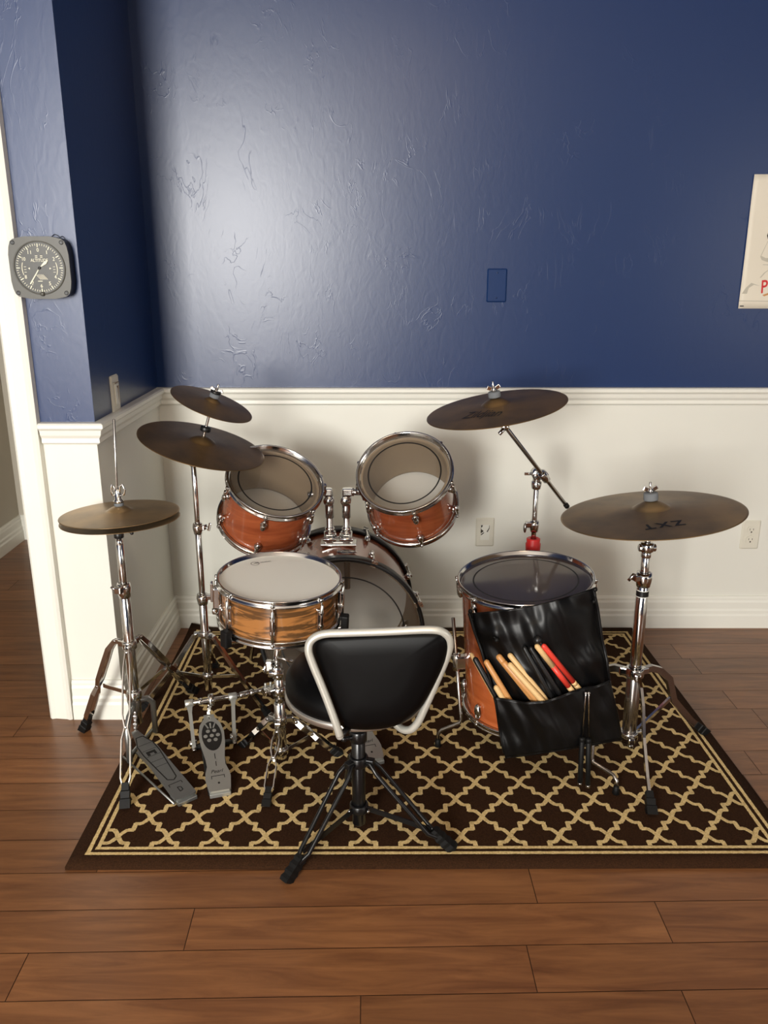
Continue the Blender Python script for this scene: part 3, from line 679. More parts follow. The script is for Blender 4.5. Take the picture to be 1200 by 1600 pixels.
# ------------------------------------------------------------------ cymbals
def cymbal(name, label, C, n, R, bell, H_, m, group=None, flip=False, logo=None):
    M = frame(C, n)
    def z(r):
        if r < bell: return H_ + bell*.42*math.cos(PI/2*r/bell)**.8*1.0
        t = (r-bell)/(R-bell); return H_*(1-t)**1.0*(1-.15*math.sin(PI*t)) if t < 1 else 0
    NR, NA = 40, 96
    rs = [.006] + [R*k/NR for k in range(2, NR+1)]
    bm = bmesh.new(); uvl = bm.loops.layers.uv.new('UVMap'); rings = []
    for sgn in (1, -1):
        for r_ in (rs if sgn > 0 else rs[::-1]):
            zz = z(r_) - (.0011 if sgn < 0 else 0)
            ham = 0
            rings.append((r_, [bm.verts.new(M @ V((r_*math.cos(2*PI*k/NA), r_*math.sin(2*PI*k/NA), zz))) for k in range(NA)]))
    for (ra, a), (rb, b) in zip(rings, rings[1:]+rings[:1]):
        for k in range(NA):
            f = bm.faces.new([a[k], a[(k+1) % NA], b[(k+1) % NA], b[k]]); f.smooth = True
            for l, uv in zip(f.loops, ((ra, k/NA), (ra, (k+1)/NA), (rb, (k+1)/NA), (rb, k/NA))): l[uvl].uv = uv
    mbx = MB(); mbx.bm.free(); mbx.bm = bm
    root = obj(name, mbx, m, loc=C, label=label, cat='cymbal', group=group) if not logo else None
    if logo:
        root = thing(name, label, 'cymbal', C, group); obj('bronze_plate', mbx, m, root)
        (txt, pa, pb, hh, sh, bold, sp) = logo
        Cp = C + n*H_*.5; p0, p1 = onplane(*pa, Cp, n), onplane(*pb, Cp, n); Mi = M.inverted()
        def conf(p): q = Mi @ p; rr = math.hypot(q.x, q.y); return M @ V((q.x, q.y, z(rr)+.0006))
        mb = MB(); text_mesh(txt, text_frame(p0, p1, n, hh), mb, shear=sh, zf=conf, bold=bold, space=sp); obj('printed_logo', mb, M_ink, root)
    return root, M, z
def topper(name, root, C, n, H_, m_felt=M_felt, rod=.03, wing=True, fr=.0165, fh=.022):
    """felt and wing nut above a cymbal, parts of the stand"""
    M = frame(C + n*H_, n)
    mb = MB(M); mb.lathe([(0, 0), (fr, .001), (fr*1.03, .004), (fr, fh), (fr*.9, fh+.001), (0, fh+.001)], n=24); obj('felt_washer', mb, m_felt, root)
    mb = MB(M); mb.cyl((0, 0, fh), (0, 0, fh+.012), .008, 14, r2=.006)
    if wing:
        for s in (-1, 1): mb.box((s*.012, 0, fh+.012), (.014, .003, .011), Matrix.Rotation(-s*.5, 3, 'Y'), bev=.0012)
    mb.cyl((0, 0, fh), (0, 0, fh+rod), .0033, 8); obj('wing_nut', mb, M_chrome, root)

# ------------------------------------------------------------------ stand helpers
def leg_strip(root, c, ang, path, width, offs=None, foot=True, m=M_chrome, th=.0028, fz=RT, fs=1.0, fw=.019):
    """path: (radius, height) along a vertical plane at angle ang through c; offs: tangential half gap at each path point (two straps) or None (one strap)"""
    rad = V((math.cos(ang), math.sin(ang), 0)); tan = V((-math.sin(ang), math.cos(ang), 0)); up = V((0, 0, 1))
    P = [V((p[0], p[1])) for p in path]
    mb = MB()
    for s in ((1, -1) if offs else (0,)):
        secs = []
        for i, p in enumerate(P):
            t = (P[min(i+1, len(P)-1)]-P[max(i-1, 0)]).normalized(); nn = V((-t.y, t.x))
            wd = width[i]/2 if isinstance(width, (list, tuple)) else width/2
            o = offs[i]*s if offs else 0
            b = V((c[0], c[1], 0)) + rad*p.x + up*p.y + tan*o; wv = rad*nn.x + up*nn.y
            secs.append([b+wv*wd-tan*th/2, b+wv*wd+tan*th/2, b-wv*wd+tan*th/2, b-wv*wd-tan*th/2])
        mb.sweep(secs)
    if offs:                                       # rivets and joining blocks at the pinches
        for i in range(len(P)):
            if 0 < i and offs[i] < .0045:
                b = V((c[0], c[1], 0)) + rad*P[i].x + up*P[i].y; mb.cyl(b-tan*(offs[i]+.003), b+tan*(offs[i]+.003), .005, 10)
    lg = obj('leg', mb, m, root)
    if foot:
        e = V((c[0], c[1], 0)) + rad*P[-1].x + up*P[-1].y; t = (P[-1]-P[-2]).normalized(); td = rad*t.x+up*t.y
        b = e + td*((fz-e.z)/td.z) if td.z < -.05 else e
        mb = MB(); nn = rad*(-t.y)+up*t.x; wv = nn; L0 = (b-e).length
        a0 = e - td*.02; pts = []
        def sec(p, wt, ww): return [p+tan*wt+wv*ww, p-tan*wt+wv*ww, p-tan*wt-wv*ww, p+tan*wt-wv*ww]
        def drop(q): return [V((p.x, p.y, max(p.z, fz))) for p in q]
        k = fw/2*fs
        mb.sweep([drop(sec(a0, k*.75, k*.75)), drop(sec(a0.lerp(b, .30), k*.8, k*.8)), drop(sec(a0.lerp(b, .34), k*1.0, k*1.0)), drop(sec(a0.lerp(b, .6), k*.92, k*.92)), drop(sec(a0.lerp(b, .64), k*1.08, k*1.08)), drop(sec(b, k*1.12, k*1.2))])
        obj('rubber_foot', mb, M_rubber, lg)
    return lg
def collar(root, c, z, r, h=.03, m=M_chrome, ears=(), name='leg_collar'):
    mb = MB(); mb.lathe([(r*.8, z-h/2), (r+.002, z-h/2), (r+.004, z-h/2+.003), (r+.004, z+h/2-.003), (r+.002, z+h/2), (r*.8, z+h/2)], Matrix.Translation((c[0], c[1], 0)), 24, close=True)
    for a in ears:
        R = Matrix.Rotation(a, 3, 'Z'); mb.box(V((c[0], c[1], z)) + R @ V((r+.010, 0, 0)), (.022, .018, h*.7), R, bev=.003)
    return obj(name, mb, m, root)
def clamp(root, c, z, r, h, ang, m=M_chrome, wing=True, wl=.03):
    mb = MB(); T = Matrix.Translation((c[0], c[1], 0))
    mb.lathe([(r*.7, z-h/2), (r+.002, z-h/2), (r+.005, z-h*.1), (r+.006, z+h*.15), (r+.004, z+h/2), (r*.7, z+h/2)], T, 20, close=True)
    R = Matrix.Rotation(ang, 3, 'Z'); o = V((c[0], c[1], z+h*.2)); mb.box(o + R @ V((r+.008, 0, 0)), (.02, .022, h*.45), R, bev=.003)
    k = obj('height_clamp', mb, m, root)
    if wing:
        mb = MB(); mb.cyl(o + R @ V((r+.012, 0, 0)), o + R @ V((r+.012+wl*.5, 0, 0)), .004, 8)
        mb.box(o + R @ V((r+.012+wl*.65, 0, .003)), (.008, .005, .026), R @ Matrix.Rotation(.3, 3, 'Y'), bev=.0015); obj('wing_bolt', mb, m, k)
    return k
def pole(root, c, z0, z1, r, m=M_chrome, name='pole_tube', cap=True):
    mb = MB(); mb.cyl((c[0], c[1], z0), (c[0], c[1], z1), r, 20, bev=.001); return obj(name, mb, m, root)
def braces(root, c, z0, legs, m=M_chrome, w_=.009, th=.003):
    for a, rr, zz in legs:
        rad = V((math.cos(a), math.sin(a), 0)); tan = V((-math.sin(a), math.cos(a), 0)); b0 = V((c[0], c[1], z0))+rad*.016; b1 = V((c[0], c[1], zz))+rad*rr
        d = (b1-b0).normalized(); wv = d.cross(tan)
        mb = MB(); mb.sweep([[p+wv*w_/2-tan*th/2, p+wv*w_/2+tan*th/2, p-wv*w_/2+tan*th/2, p-wv*w_/2-tan*th/2] for p in (b0, b1)]); obj('brace', mb, m, root)

# ---- left double cymbal stand (crash below, splash above)
def left_cymbal_stand():
    c = (-.567, 2.40)
    r = thing('cymbal_stand', 'chrome tripod cymbal stand holding two cymbals near the corner, behind the hi-hat', 'stand', V((*c, RT)), 'chrome stands of the drum kit')
    zt = lambda v: at(600, v, c[1]).z
    pole(r, c, .05, zt(932), .0125); pole(r, c, zt(932)-.05, zt(826), .0095); pole(r, c, zt(826)-.03, zt(722), .0078)
    clamp(r, c, zt(936), .0125, .034, math.radians(10)); clamp(r, c, zt(826), .0095, .034, math.radians(-20))
    C1 = at(315.5, 695, 2.39); n1 = normal_from(315.5, 695, 12.1, .33); C2 = at(331, 631, 2.39); n2 = normal_from(331, 631, 18.9, .30)
    top = V((c[0], c[1], zt(722)))
    e1 = C1 - n1*.02
    mb = MB(); mb.cyl(top+V((0, 0, -.012)), top+V((0, 0, .006)), .0115, 14); mb.ball(top+V((0, 0, .010)), .011); mb.cyl(top+V((0, 0, .01)), e1, .0075, 12); obj('tilter', mb, M_chrome, r)
    cymbal('crash_cymbal', 'dark bronze crash cymbal tilted right, the larger one on the left stand', C1, n1, .187, .036, .012, M_cym)
    cymbal('splash_cymbal', 'small dark bronze splash cymbal stacked above the left crash cymbal', C2, n2, .1215, .023, .010, M_cym)
    b1 = C1 + n1*.026; a2 = C2 - n2*.002
    mb = MB(); mb.tube([e1, C1+n1*.03, C1.lerp(C2, .6)+V((0, 0, .0)), a2, C2+n2*.05], .0042, 10); obj('stacker_rod', mb, M_chrome, r)
    M = frame(b1.lerp(a2, .16), (a2-b1).normalized()); mb = MB(M); mb.lathe([(0, 0), (.014, .001), (.0155, .004), (.0155, .012), (.014, .015), (0, .015)], n=20); obj('stacker_nut', mb, M_black, r)
    topper('t', r, C2, n2, .020, fr=.0145, fh=.012)
    M = frame(C2 + n2*.034, n2); mb = MB(M); mb.lathe([(0, 0), (.015, .001), (.016, .004), (.015, .008), (0, .008)], n=20); obj('felt_washer', mb, M_black, r)
    zc = zt(990)
    collar(r, c, zc, .0135, .022, ears=(math.radians(190), math.radians(-49), math.radians(96)))
    A = [(math.radians(199), .212), (math.radians(-30), .245), (math.radians(96), .222)]
    for a, R_ in A:
        leg_strip(r, c, a, [(.020, zc), (.035, zc-.004), (.5*R_, .5*zc+.02), (R_-.012, .035)], .013, th=.011, fw=.018)
    braces(r, c, .10, [(a, R_*.52, .5*zc+.01) for a, R_ in A]); collar(r, c, .10, .0135, .02, name='brace_collar')
left_cymbal_stand()

# ---- hi-hat
def hihat():
    c = (-.722, 2.14)
    r = thing('hi_hat_stand', 'chrome double-braced hi-hat stand with grey foot pedal by the white wall corner', 'stand', V((*c, RT)), 'chrome stands of the drum kit')
    zt = lambda v: at(600, v, c[1]).z
    sh = lambda z: (-.722 + (z-.34)*.012, 2.14)
    pole(r, c, .085, zt(1080), .0165, M_chrome2); pole(r, c, .10, zt(930), .0145); pole(r, c, zt(935), zt(850), .0105)
    mb = MB(); z0 = zt(850); mb.lathe([(.0105, z0), (.0105, z0+.006), (.0055, z0+.022), (0, z0+.022)], Matrix.Translation((*c, 0)), 16); obj('tube_nose', mb, M_chrome, r)
    mb = MB(); mb.cyl((*c, zt(836)-.008), (*c, zt(836)+.008), .0135, 16); obj('seat_cup', mb, M_black, r)
    clamp(r, c, zt(922), .0135, .042, math.radians(-110), wing=False); 
    mb = MB(); q = V((*c, zt(922)+.008)); mb.tube([q+V((-.005, -.02, .0)), q+V((-.02, -.022, .004)), q+V((-.028, -.02, .010))], .0045, 8); obj('clamp_lever', mb, M_chrome, r)
    rd = at(178, 655, 2.14); b = V((*c, zt(836))); rt = V((rd.x, 2.14, rd.z))
    mb = MB(); mb.cyl(b, rt, .0032, 10); obj('pull_rod', mb, M_chrome2, r)
    # cymbals
    C = at(187.5, 802, 2.14); n = normal_from(187.5, 802, -6.6, .228)
    R = .1575
    cymbal('hi_hat_cymbal', 'upper hi-hat cymbal, brownish bronze, on the far left stand', C, n, R, .033, .009, M_cym2, 'pair of hi-hat cymbals')
    Cb = at(188.5, 811, 2.14); nb = normal_from(188.5, 811, -6.2, .235)
    cymbal('hi_hat_cymbal', 'lower hi-hat cymbal, only its dark rim showing under the upper one', Cb, -nb, R*1.0, .033, .009, M_cym2, 'pair of hi-hat cymbals')
    k = C + n*.020
    M = frame(k, n)
    mb = MB(M); mb.lathe([(0, 0), (.0125, .0), (.0125, .010), (0, .010)], n=20); obj('felt_washer', mb, M_felt, r)
    mb = MB(M); mb.lathe([(0, .010), (.0135, .010), (.0135, .016), (.009, .019), (.009, .042), (.007, .05), (0, .05)], n=20)
    obj('clutch', mb, M_chrome, r)
    mb = MB(M)
    for s, sx in ((1, .022), (-1, -.016)):
        mb.tube([V((s*.006, 0, .030)), V((sx*.8, -.004, .032)), V((sx, -.004, .045)), V((sx*.75, -.004, .060)), V((sx*.4, -.004, .056)), V((sx*.35, -.004, .042)), V((s*.006, 0, .036))], .0028, 8)
    obj('clutch_wing', mb, M_chrome, r)
    mb = MB(); q = at(206, 833, 2.12); mb.ball(q, .005); mb.cyl(q, q+V((-.02, .01, .004)), .0028, 8); obj('tilt_screw', mb, M_black, r)
    # legs
    zc = zt(1007)
    feet = [flr(133, 1142, .0), flr(197, 1258, RT), flr(300, 1086, RT)]
    A = []
    for f in feet: d = V((f.x-c[0], f.y-c[1])); A.append((math.atan2(d.y, d.x), d.length))
    collar(r, c, zc, .016, .026, ears=[a for a, _ in A])
    for i, (a, R_) in enumerate(A):
        fz = 0 if i == 0 else RT
        lp = lambda t: (.078+(R_-.012-.078)*t, (zc-.030)+(.036+fz-zc+.030)*t)
        path = [(.022, zc+.003), (.052, zc+.001), lp(0), lp(.18), lp(.40), lp(.50), lp(.60), lp(.90), lp(1)]
        offs = [.0035, .004, .0085, .0100, .0100, .0035, .0115, .0125, .004]
        leg_strip(r, c, a, path, [.012, .014, .015, .015, .015, .013, .015, .015, .012], offs, fz=fz, fw=.024, th=.003)
    zb = zt(1085)
    braces(r, c, zb, [(a, R_*.55, zc*.53) for a, R_ in A[:1]+A[2:]], w_=.012)
    collar(r, c, zb, .017, .028, name='brace_collar')
    # frame of the pedal: two posts, chain and footboard
    toe = flr(212, 1146, .075); heel = flr(290, 1244, .024); d = (heel-toe); dn = d.normalized(); side = dn.cross(V((0, 0, 1))).normalized(); upn = side.cross(dn)
    if upn.z < 0: upn = -upn
    mb = MB()
    a0 = V((*c, zb-.02))
    for px, s in ((flr(203, 1190, .02), 0), (flr(243, 1143, .02), 1)):
        mid = V((px.x, px.y, a0.z-.02)); mb.tube([a0, a0.lerp(mid, .7), mid.lerp(px, .15), px], .0085, 10)
    obj('pedal_yoke', mb, M_alu, r)
    mb = MB(); a, b = V((*c, zb-.03)), toe+V((0, 0, .008))
    L = (b-a).length; n_l = int(L/.011)
    for q in range(n_l):
        p = a.lerp(b, (q+.5)/n_l); mb.box(p, (.013 if q % 2 else .009, .006, .012), bev=.0015)
    obj('chain', mb, M_chrome2, r)
    mb = MB(); mb.cyl((*c, zb-.07), (*c, zb-.02), .012, 14); obj('spring_housing', mb, M_chrome2, r)
    L = d.length; Mf = Matrix((dn, side if (side.cross(upn)).dot(dn) < 0 else side, upn)).transposed().to_4x4()
    y = upn.cross(dn); Mf = Matrix((dn, y, upn)).transposed().to_4x4(); Mf.translation = toe
    out = [(-.03*L, -.011), (.02*L, -.014), (.12*L, -.020), (.26*L, -.034), (.55*L, -.034), (.80*L, -.036), (L, -.037), (L+.004, -.02), (L+.004, .02), (L, .037), (.80*L, .036), (.55*L, .034), (.26*L, .034), (.12*L, .020), (.02*L, .014), (-.03*L, .011)]
    s_ = .82; out = [(a, b*s_) for a, b in out]
    mb = MB(Mf); mb.prism(out, -.004, .003); fb = obj('footboard', mb, M_alu, r)
    mb = MB(Mf)                       # dark grooves: outline, cross lines and the logo bars
    def line(pts, wd=.0022, z=.0032):
        for (ax, ay), (bx, by) in zip(pts, pts[1:]):
            l = math.hypot(bx-ax, by-ay) or 1; dx, dy = (bx-ax)/l, (by-ay)/l
            mb.prism([(ax-dy*wd/2, ay+dx*wd/2), (ax+dy*wd/2, ay-dx*wd/2), (bx+dy*wd/2, by-dx*wd/2), (bx-dy*wd/2, by+dx*wd/2)], z-.0004, z)
    line([(.08*L, -.010), (.20*L, -.023), (.34*L, -.024), (.74*L, -.013), (.77*L, .002), (.74*L, .013), (.34*L, .024), (.20*L, .023), (.08*L, .010), (.08*L, -.010)], .0032)
    for t in (.20, .29, .38, .46, .54): line([(t*L, -.020), (t*L, .020)], .0012)
    for t0, t1, y0, y1 in ((.31, .37, -.014, -.006), (.31, .34, -.006, .013), (.34, .37, .006, .013)): line([(t0*L, (y0+y1)/2), (t1*L, (y0+y1)/2)], y1-y0)
    line([(.84*L, -.020), (.81*L, -.020), (.81*L, .016), (.84*L, .016)], .002)
    line([(.87*L, -.004), (.93*L, -.004), (.92*L, .005), (.88*L, .005), (.87*L, -.004)], .0025)
    obj('footboard_grooves', mb, M_ink, fb)
    mb = MB(); hb = flr(290, 1248, RT); tb = flr(196, 1172, RT); w_ = .012
    mb.box((toe+V((0, 0, -toe.z+RT+.004))).lerp(V((heel.x, heel.y, RT+.004)), .52), (L*1.02, .012, .006), Matrix.Rotation(math.atan2(dn.y, dn.x), 3, 'Z')); mb.cyl(V((flr(203, 1190).x, flr(203, 1190).y, RT+.008)), V((flr(243, 1143).x, flr(243, 1143).y, RT+.008)), .005, 8)
    g = V((heel.x, heel.y, RT+.006)); mb.box(g - V((dn.x, dn.y, 0))*.012, (.05, .055, .011), Matrix.Rotation(math.atan2(dn.y, dn.x), 3, 'Z'), bev=.002)
    off = y*-.040*s_; mb.tube([V((toe.x, toe.y, RT+.006))+off*1.3-dn*.0, V((heel.x, heel.y, RT+.006))+off], .003, 8); obj('pedal_base', mb, M_alu, r)
hihat()

# ---- snare stand
def snare_stand():
    c = (-.292, 2.06)
    r = thing('snare_stand', 'low chrome double-braced tripod stand under the snare drum', 'stand', V((*c, RT)), 'chrome stands of the drum kit')
    zt = lambda v: at(600, v, c[1]).z
    zc = zt(1124)
    pole(r, c, .022, zt(1098), .0155); pole(r, c, zt(1105), zt(1060), .0125)
    clamp(r, c, zt(1080), .014, .035, math.radians(-150), wing=True)
    mb = MB(); mb.cyl((*c, .030), (*c, .040), .0165, 20); obj('black_band', mb, M_black, r)
    feet = [(flr(382, 1166, RT)), flr(418, 1256, RT), flr(526, 1180, RT)]; A = []
    for f in feet: d = V((f.x-c[0], f.y-c[1])); A.append((math.atan2(d.y, d.x), d.length))
    collar(r, c, zc, .0165, .026, ears=[a for a, _ in A])
    for a, R_ in A:
        lp = lambda t: (.045+(R_-.010-.045)*t, (zc-.012)+(.03-zc+.012)*t)
        path = [(.022, zc), lp(0), lp(.15), lp(.32), lp(.42), lp(.55), lp(.88), lp(1)]
        offs = [.003, .0035, .010, .0095, .0035, .0115, .0120, .0035]
        leg_strip(r, c, a, path, .014, offs, fw=.021, th=.003)
    braces(r, c, .045, [(a, R_*.5, zc*.55) for a, R_ in A], w_=.010); collar(r, c, .045, .0165, .02, name='brace_collar')
    # tilter and basket
    zb = zt(1060); bot = SM @ V((0, 0, -.106-.014)); hub = bot - sn*.045
    mb = MB(); q = V((*c, zb)); mb.cyl(q, q+V((0, 0, .02)), .016, 16); mb.ball(q+V((-.004, 0, .028)), .018); mb.cyl(q+V((-.022, -.02, .028)), q+V((.018, -.02, .028)), .011, 14)
    mb.cyl(q+V((-.006, 0, .03)), hub, .011, 14); mb.box(q+V((-.022, -.010, .045)), (.02, .022, .03), bev=.004); mb.cyl(q+V((.0, -.03, .035)), q+V((.0, .01, .035)), .012, 14); obj('tilter', mb, M_chrome, r)
    mb = MB(); mb.tube([q+V((.0, -.02, .075)), q+V((.02, -.024, .072)), q+V((.045, -.028, .066))], .0045, 8); obj('basket_handle', mb, M_chrome, r)
    mb = MB(); k = hub - sn*.006; mb.cyl(hub-sn*.016, hub+sn*.012, .020, 18); obj('basket_hub', mb, M_chrome, r)
    for ang in (math.radians(-132), math.radians(-4), math.radians(112)):
        e = SM @ V((.178*math.cos(ang), .178*math.sin(ang), -.106-.012)); m_ = hub.lerp(e, .72) - sn*.006
        mb = MB(); mb.tube([hub, m_, e - sn*.006, e + sn*.012], .0055, 10); arm = obj('basket_arm', mb, M_chrome, r)
        d = (e-hub).normalized(); x = (SM @ V((math.cos(ang), math.sin(ang), -.2))) - (SM @ V((0, 0, -.2)))
        R = Matrix((x, sn.cross(x), sn)).transposed()
        mb = MB(); mb.box(e + sn*.006 + x*.001, (.020, .026, .046), R, bev=.004); mb.box(e + sn*.022 - x*.008, (.012, .02, .010), R, bev=.002); obj('rubber_grip', mb, M_rubber, arm)
snare_stand()

# ---- ride stand
def ride_stand():
    c = (.712, 2.12)
    r = thing('cymbal_stand', 'heavy chrome tripod cymbal stand right of the floor tom, holding the large ride cymbal', 'stand', V((*c, RT)), 'chrome stands of the drum kit')
    zt = lambda v: at(600, v, c[1]).z
    C = at(1018, 802, 2.12); n = normal_from(1018, 802, -2.2, .277)
    pole(r, c, .035, zt(1045), .0205, M_chrome2); pole(r, c, zt(1052), zt(915), .0165); pole(r, c, zt(915), zt(868), .0115)
    mb = MB(); z0 = zt(926); T = Matrix.Translation((*c, 0)); mb.lathe([(.0170, z0-.009), (.0170, z0+.009)], T, 24); bl = obj('black_band', mb, M_black, r)
    for dz in (-.009, .009):
        mb = MB(); mb.lathe([(.0172, z0+dz-.001), (.0172, z0+dz+.001)], T, 24); obj('white_line', mb, M_wain, bl)
    clamp(r, c, zt(905), .0165, .040, math.radians(200), wing=False)
    mb = MB(); q = V((*c, zt(900))); mb.tube([q+V((-.018, -.006, .0)), q+V((-.032, -.008, .006)), q+V((-.045, -.010, -.010))], [.006, .006, .0045], 8); obj('clamp_lever', mb, M_chrome, r)
    mb = MB(); zz = zt(860); mb.cyl((*c, zz-.02), (*c, zz-.003), .0135, 18); mb.cyl((*c, zz-.003), (*c, zz+.022), .019, 18); mb.cyl((c[0]-.022, c[1], zz+.008), (c[0]+.024, c[1], zz+.008), .011, 14); obj('tilter', mb, M_chrome, r)
    mb = MB(); mb.cyl((*c, zz+.02), C-n*.01, .008, 12); mb.cyl(C-n*.012, C+n*.03, .0035, 8); obj('cymbal_post', mb, M_chrome, r)
    Hh = .016
    cymbal('ride_cymbal', 'large bronze ride cymbal, flattest and nearest, at the right of the kit', C, n, .2385, .047, Hh, M_cym2, logo=('ZXT', (1066, 813), (1002, 821), .034, 0, .04, 1.35))
    topper('t', r, C, n, Hh+.020, fr=.0185, fh=.020, rod=.03)
    zc = zt(1050); feet = [flr(1016, 1268, RT), flr(1096, 1146, RT), flr(915, 1085, RT)]; A = []
    f0, f1_ = feet[0], feet[1]
    for f in feet[:2]: d = V((f.x-c[0], f.y-c[1])); A.append((math.atan2(d.y, d.x), d.length))
    A.append((math.radians(158), .275))
    collar(r, c, zc, .0215, .03, ears=[a for a, _ in A])
    for i, (a, R_) in enumerate(A):
        path = [(.026, zc), (.055, zc+.004), (.085, zc-.008), (.12, zc-.040), (.55*R_, zc*.56), (.8*R_, zc*.27), (R_-.015, .036)]
        leg_strip(r, c, a, path, .019 if i else .016, None, fw=.024, th=.0075 if i == 0 else .014, m=M_chrome if i == 0 else M_chrome2)
    collar(r, c, .058, .0225, .026, name='brace_collar', ears=[a for a, _ in A])
    braces(r, c, .058, [(a, R_*.52, zc*.60) for a, R_ in A[1:]], w_=.009, th=.008)
    mb = MB(); mb.cyl((c[0], c[1]-.018, .035), (c[0], c[1]-.032, .035), .007, 10); obj('pole_end_bolt', mb, M_chrome, r)
ride_stand()

# ---- boom stand behind the floor tom
def boom_stand():
    Y = 2.50
    b = at(838, 760, Y); c = (b.x, Y); zt = lambda v: at(600, v, Y).z
    r = thing('boom_cymbal_stand', 'chrome boom cymbal stand with red tape rising behind the floor tom', 'stand', V((*c, RT)), 'chrome stands of the drum kit')
    pole(r, c, .05, zt(848), .0125, M_chrome2); pole(r, c, zt(850), zt(757), .0082)
    clamp(r, c, zt(822), .010, .036, math.radians(180), wing=False)
    mb = MB(); q = V((*c, zt(824))); mb.cyl(q+V((-.010, -.004, .004)), q+V((-.026, -.006, .004)), .004, 8); mb.ball(q+V((-.030, -.006, 0)), .012, (.45, .7, 1.35)); obj('wing_bolt', mb, M_chrome2, r)
    mb = MB(); za, zb = zt(858), zt(841)
    mb.lathe([(.012, za-.02), (.0235, za-.02), (.0245, (za+zb)/2), (.0215, (za+zb)/2+.004), (.0225, zb-.003), (.021, zb), (.012, zb)], Matrix.Translation((*c, 0)), 9, close=True); obj('red_tape_wrap', mb, M_red, r)
    J = V((c[0], Y-.0, zt(740))); C = at(775.5, 638, 2.33); n = normal_from(775.5, 638, -7.8, .246)
    e0 = at(790, 667, 2.345); e1 = at(885, 790, 2.56)
    mb = MB(); mb.cyl(V((*c, zt(764))), V((*c, zt(752))), .014, 14, r2=.017); mb.cyl(V((*c, zt(756))), J, .0125, 14); obj('boom_sleeve', mb, M_chrome, r)
    dj = (e1-e0).normalized(); pj = e0 + dj*((J-e0).dot(dj))
    mb = MB(); mb.ball(J, .018); mb.cyl(J+V((.0, -.018, 0)), J+V((.0, .02, 0)), .018, 18); mb.cyl(J, pj, .013, 14); mb.cyl(pj-dj*.02, pj+dj*.02, .0125, 14); mb.cyl(J+V((.02, -.02, -.004)), J+V((.02, .02, -.004)), .014, 14); obj('boom_ratchet', mb, M_chrome, r)
    mb = MB(); mb.cyl(J+V((-.01, -.005, 0)), J+V((-.03, -.01, .002)), .0045, 8); mb.box(J+V((-.032, -.01, .002)), (.018, .005, .009), bev=.001); obj('wing_bolt', mb, M_chrome, r)
    mb = MB(); mb.cyl(e0, e1, .0062, 12); bm_ = obj('boom_arm', mb, M_chrome2, r)
    mb = MB(); mb.cyl(e1-dj*.008, e1+dj*.008, .0085, 14); obj('rubber_cap', mb, M_rubber, bm_)
    mb = MB(); mb.cyl(e0-V((.012, 0, 0)), e0+V((.008, 0, 0)), .012, 14); mb.ball(e0, .011); mb.cyl(e0, C, .006, 10); mb.cyl(C, C+n*.04, .0033, 8); mb.cyl(e0+V((-.006, -.012, -.004)), e0+V((-.020, -.016, -.018)), .006, 10); obj('tilter', mb, M_chrome, r)
    cymbal('crash_cymbal', 'dark bronze crash cymbal with script lettering on the boom arm above the floor tom', C, n, .2, .040, .014, M_cym, logo=('Zildjian', (720, 654), (781.5, 649.5), .050, .4, .004, .95))
    topper('t', r, C, n, .014+.018, fr=.0175, fh=.016, rod=.03)
    for a, R_ in ((math.radians(-30), .2), (math.radians(90), .22), (math.radians(205), .18)):
        leg_strip(r, c, a, [(.018, .24), (.04, .24), (.5*R_+.02, .13), (R_-.012, .035)], .013, th=.010, fw=.018)
    collar(r, c, .24, .014, .024)
boom_stand()

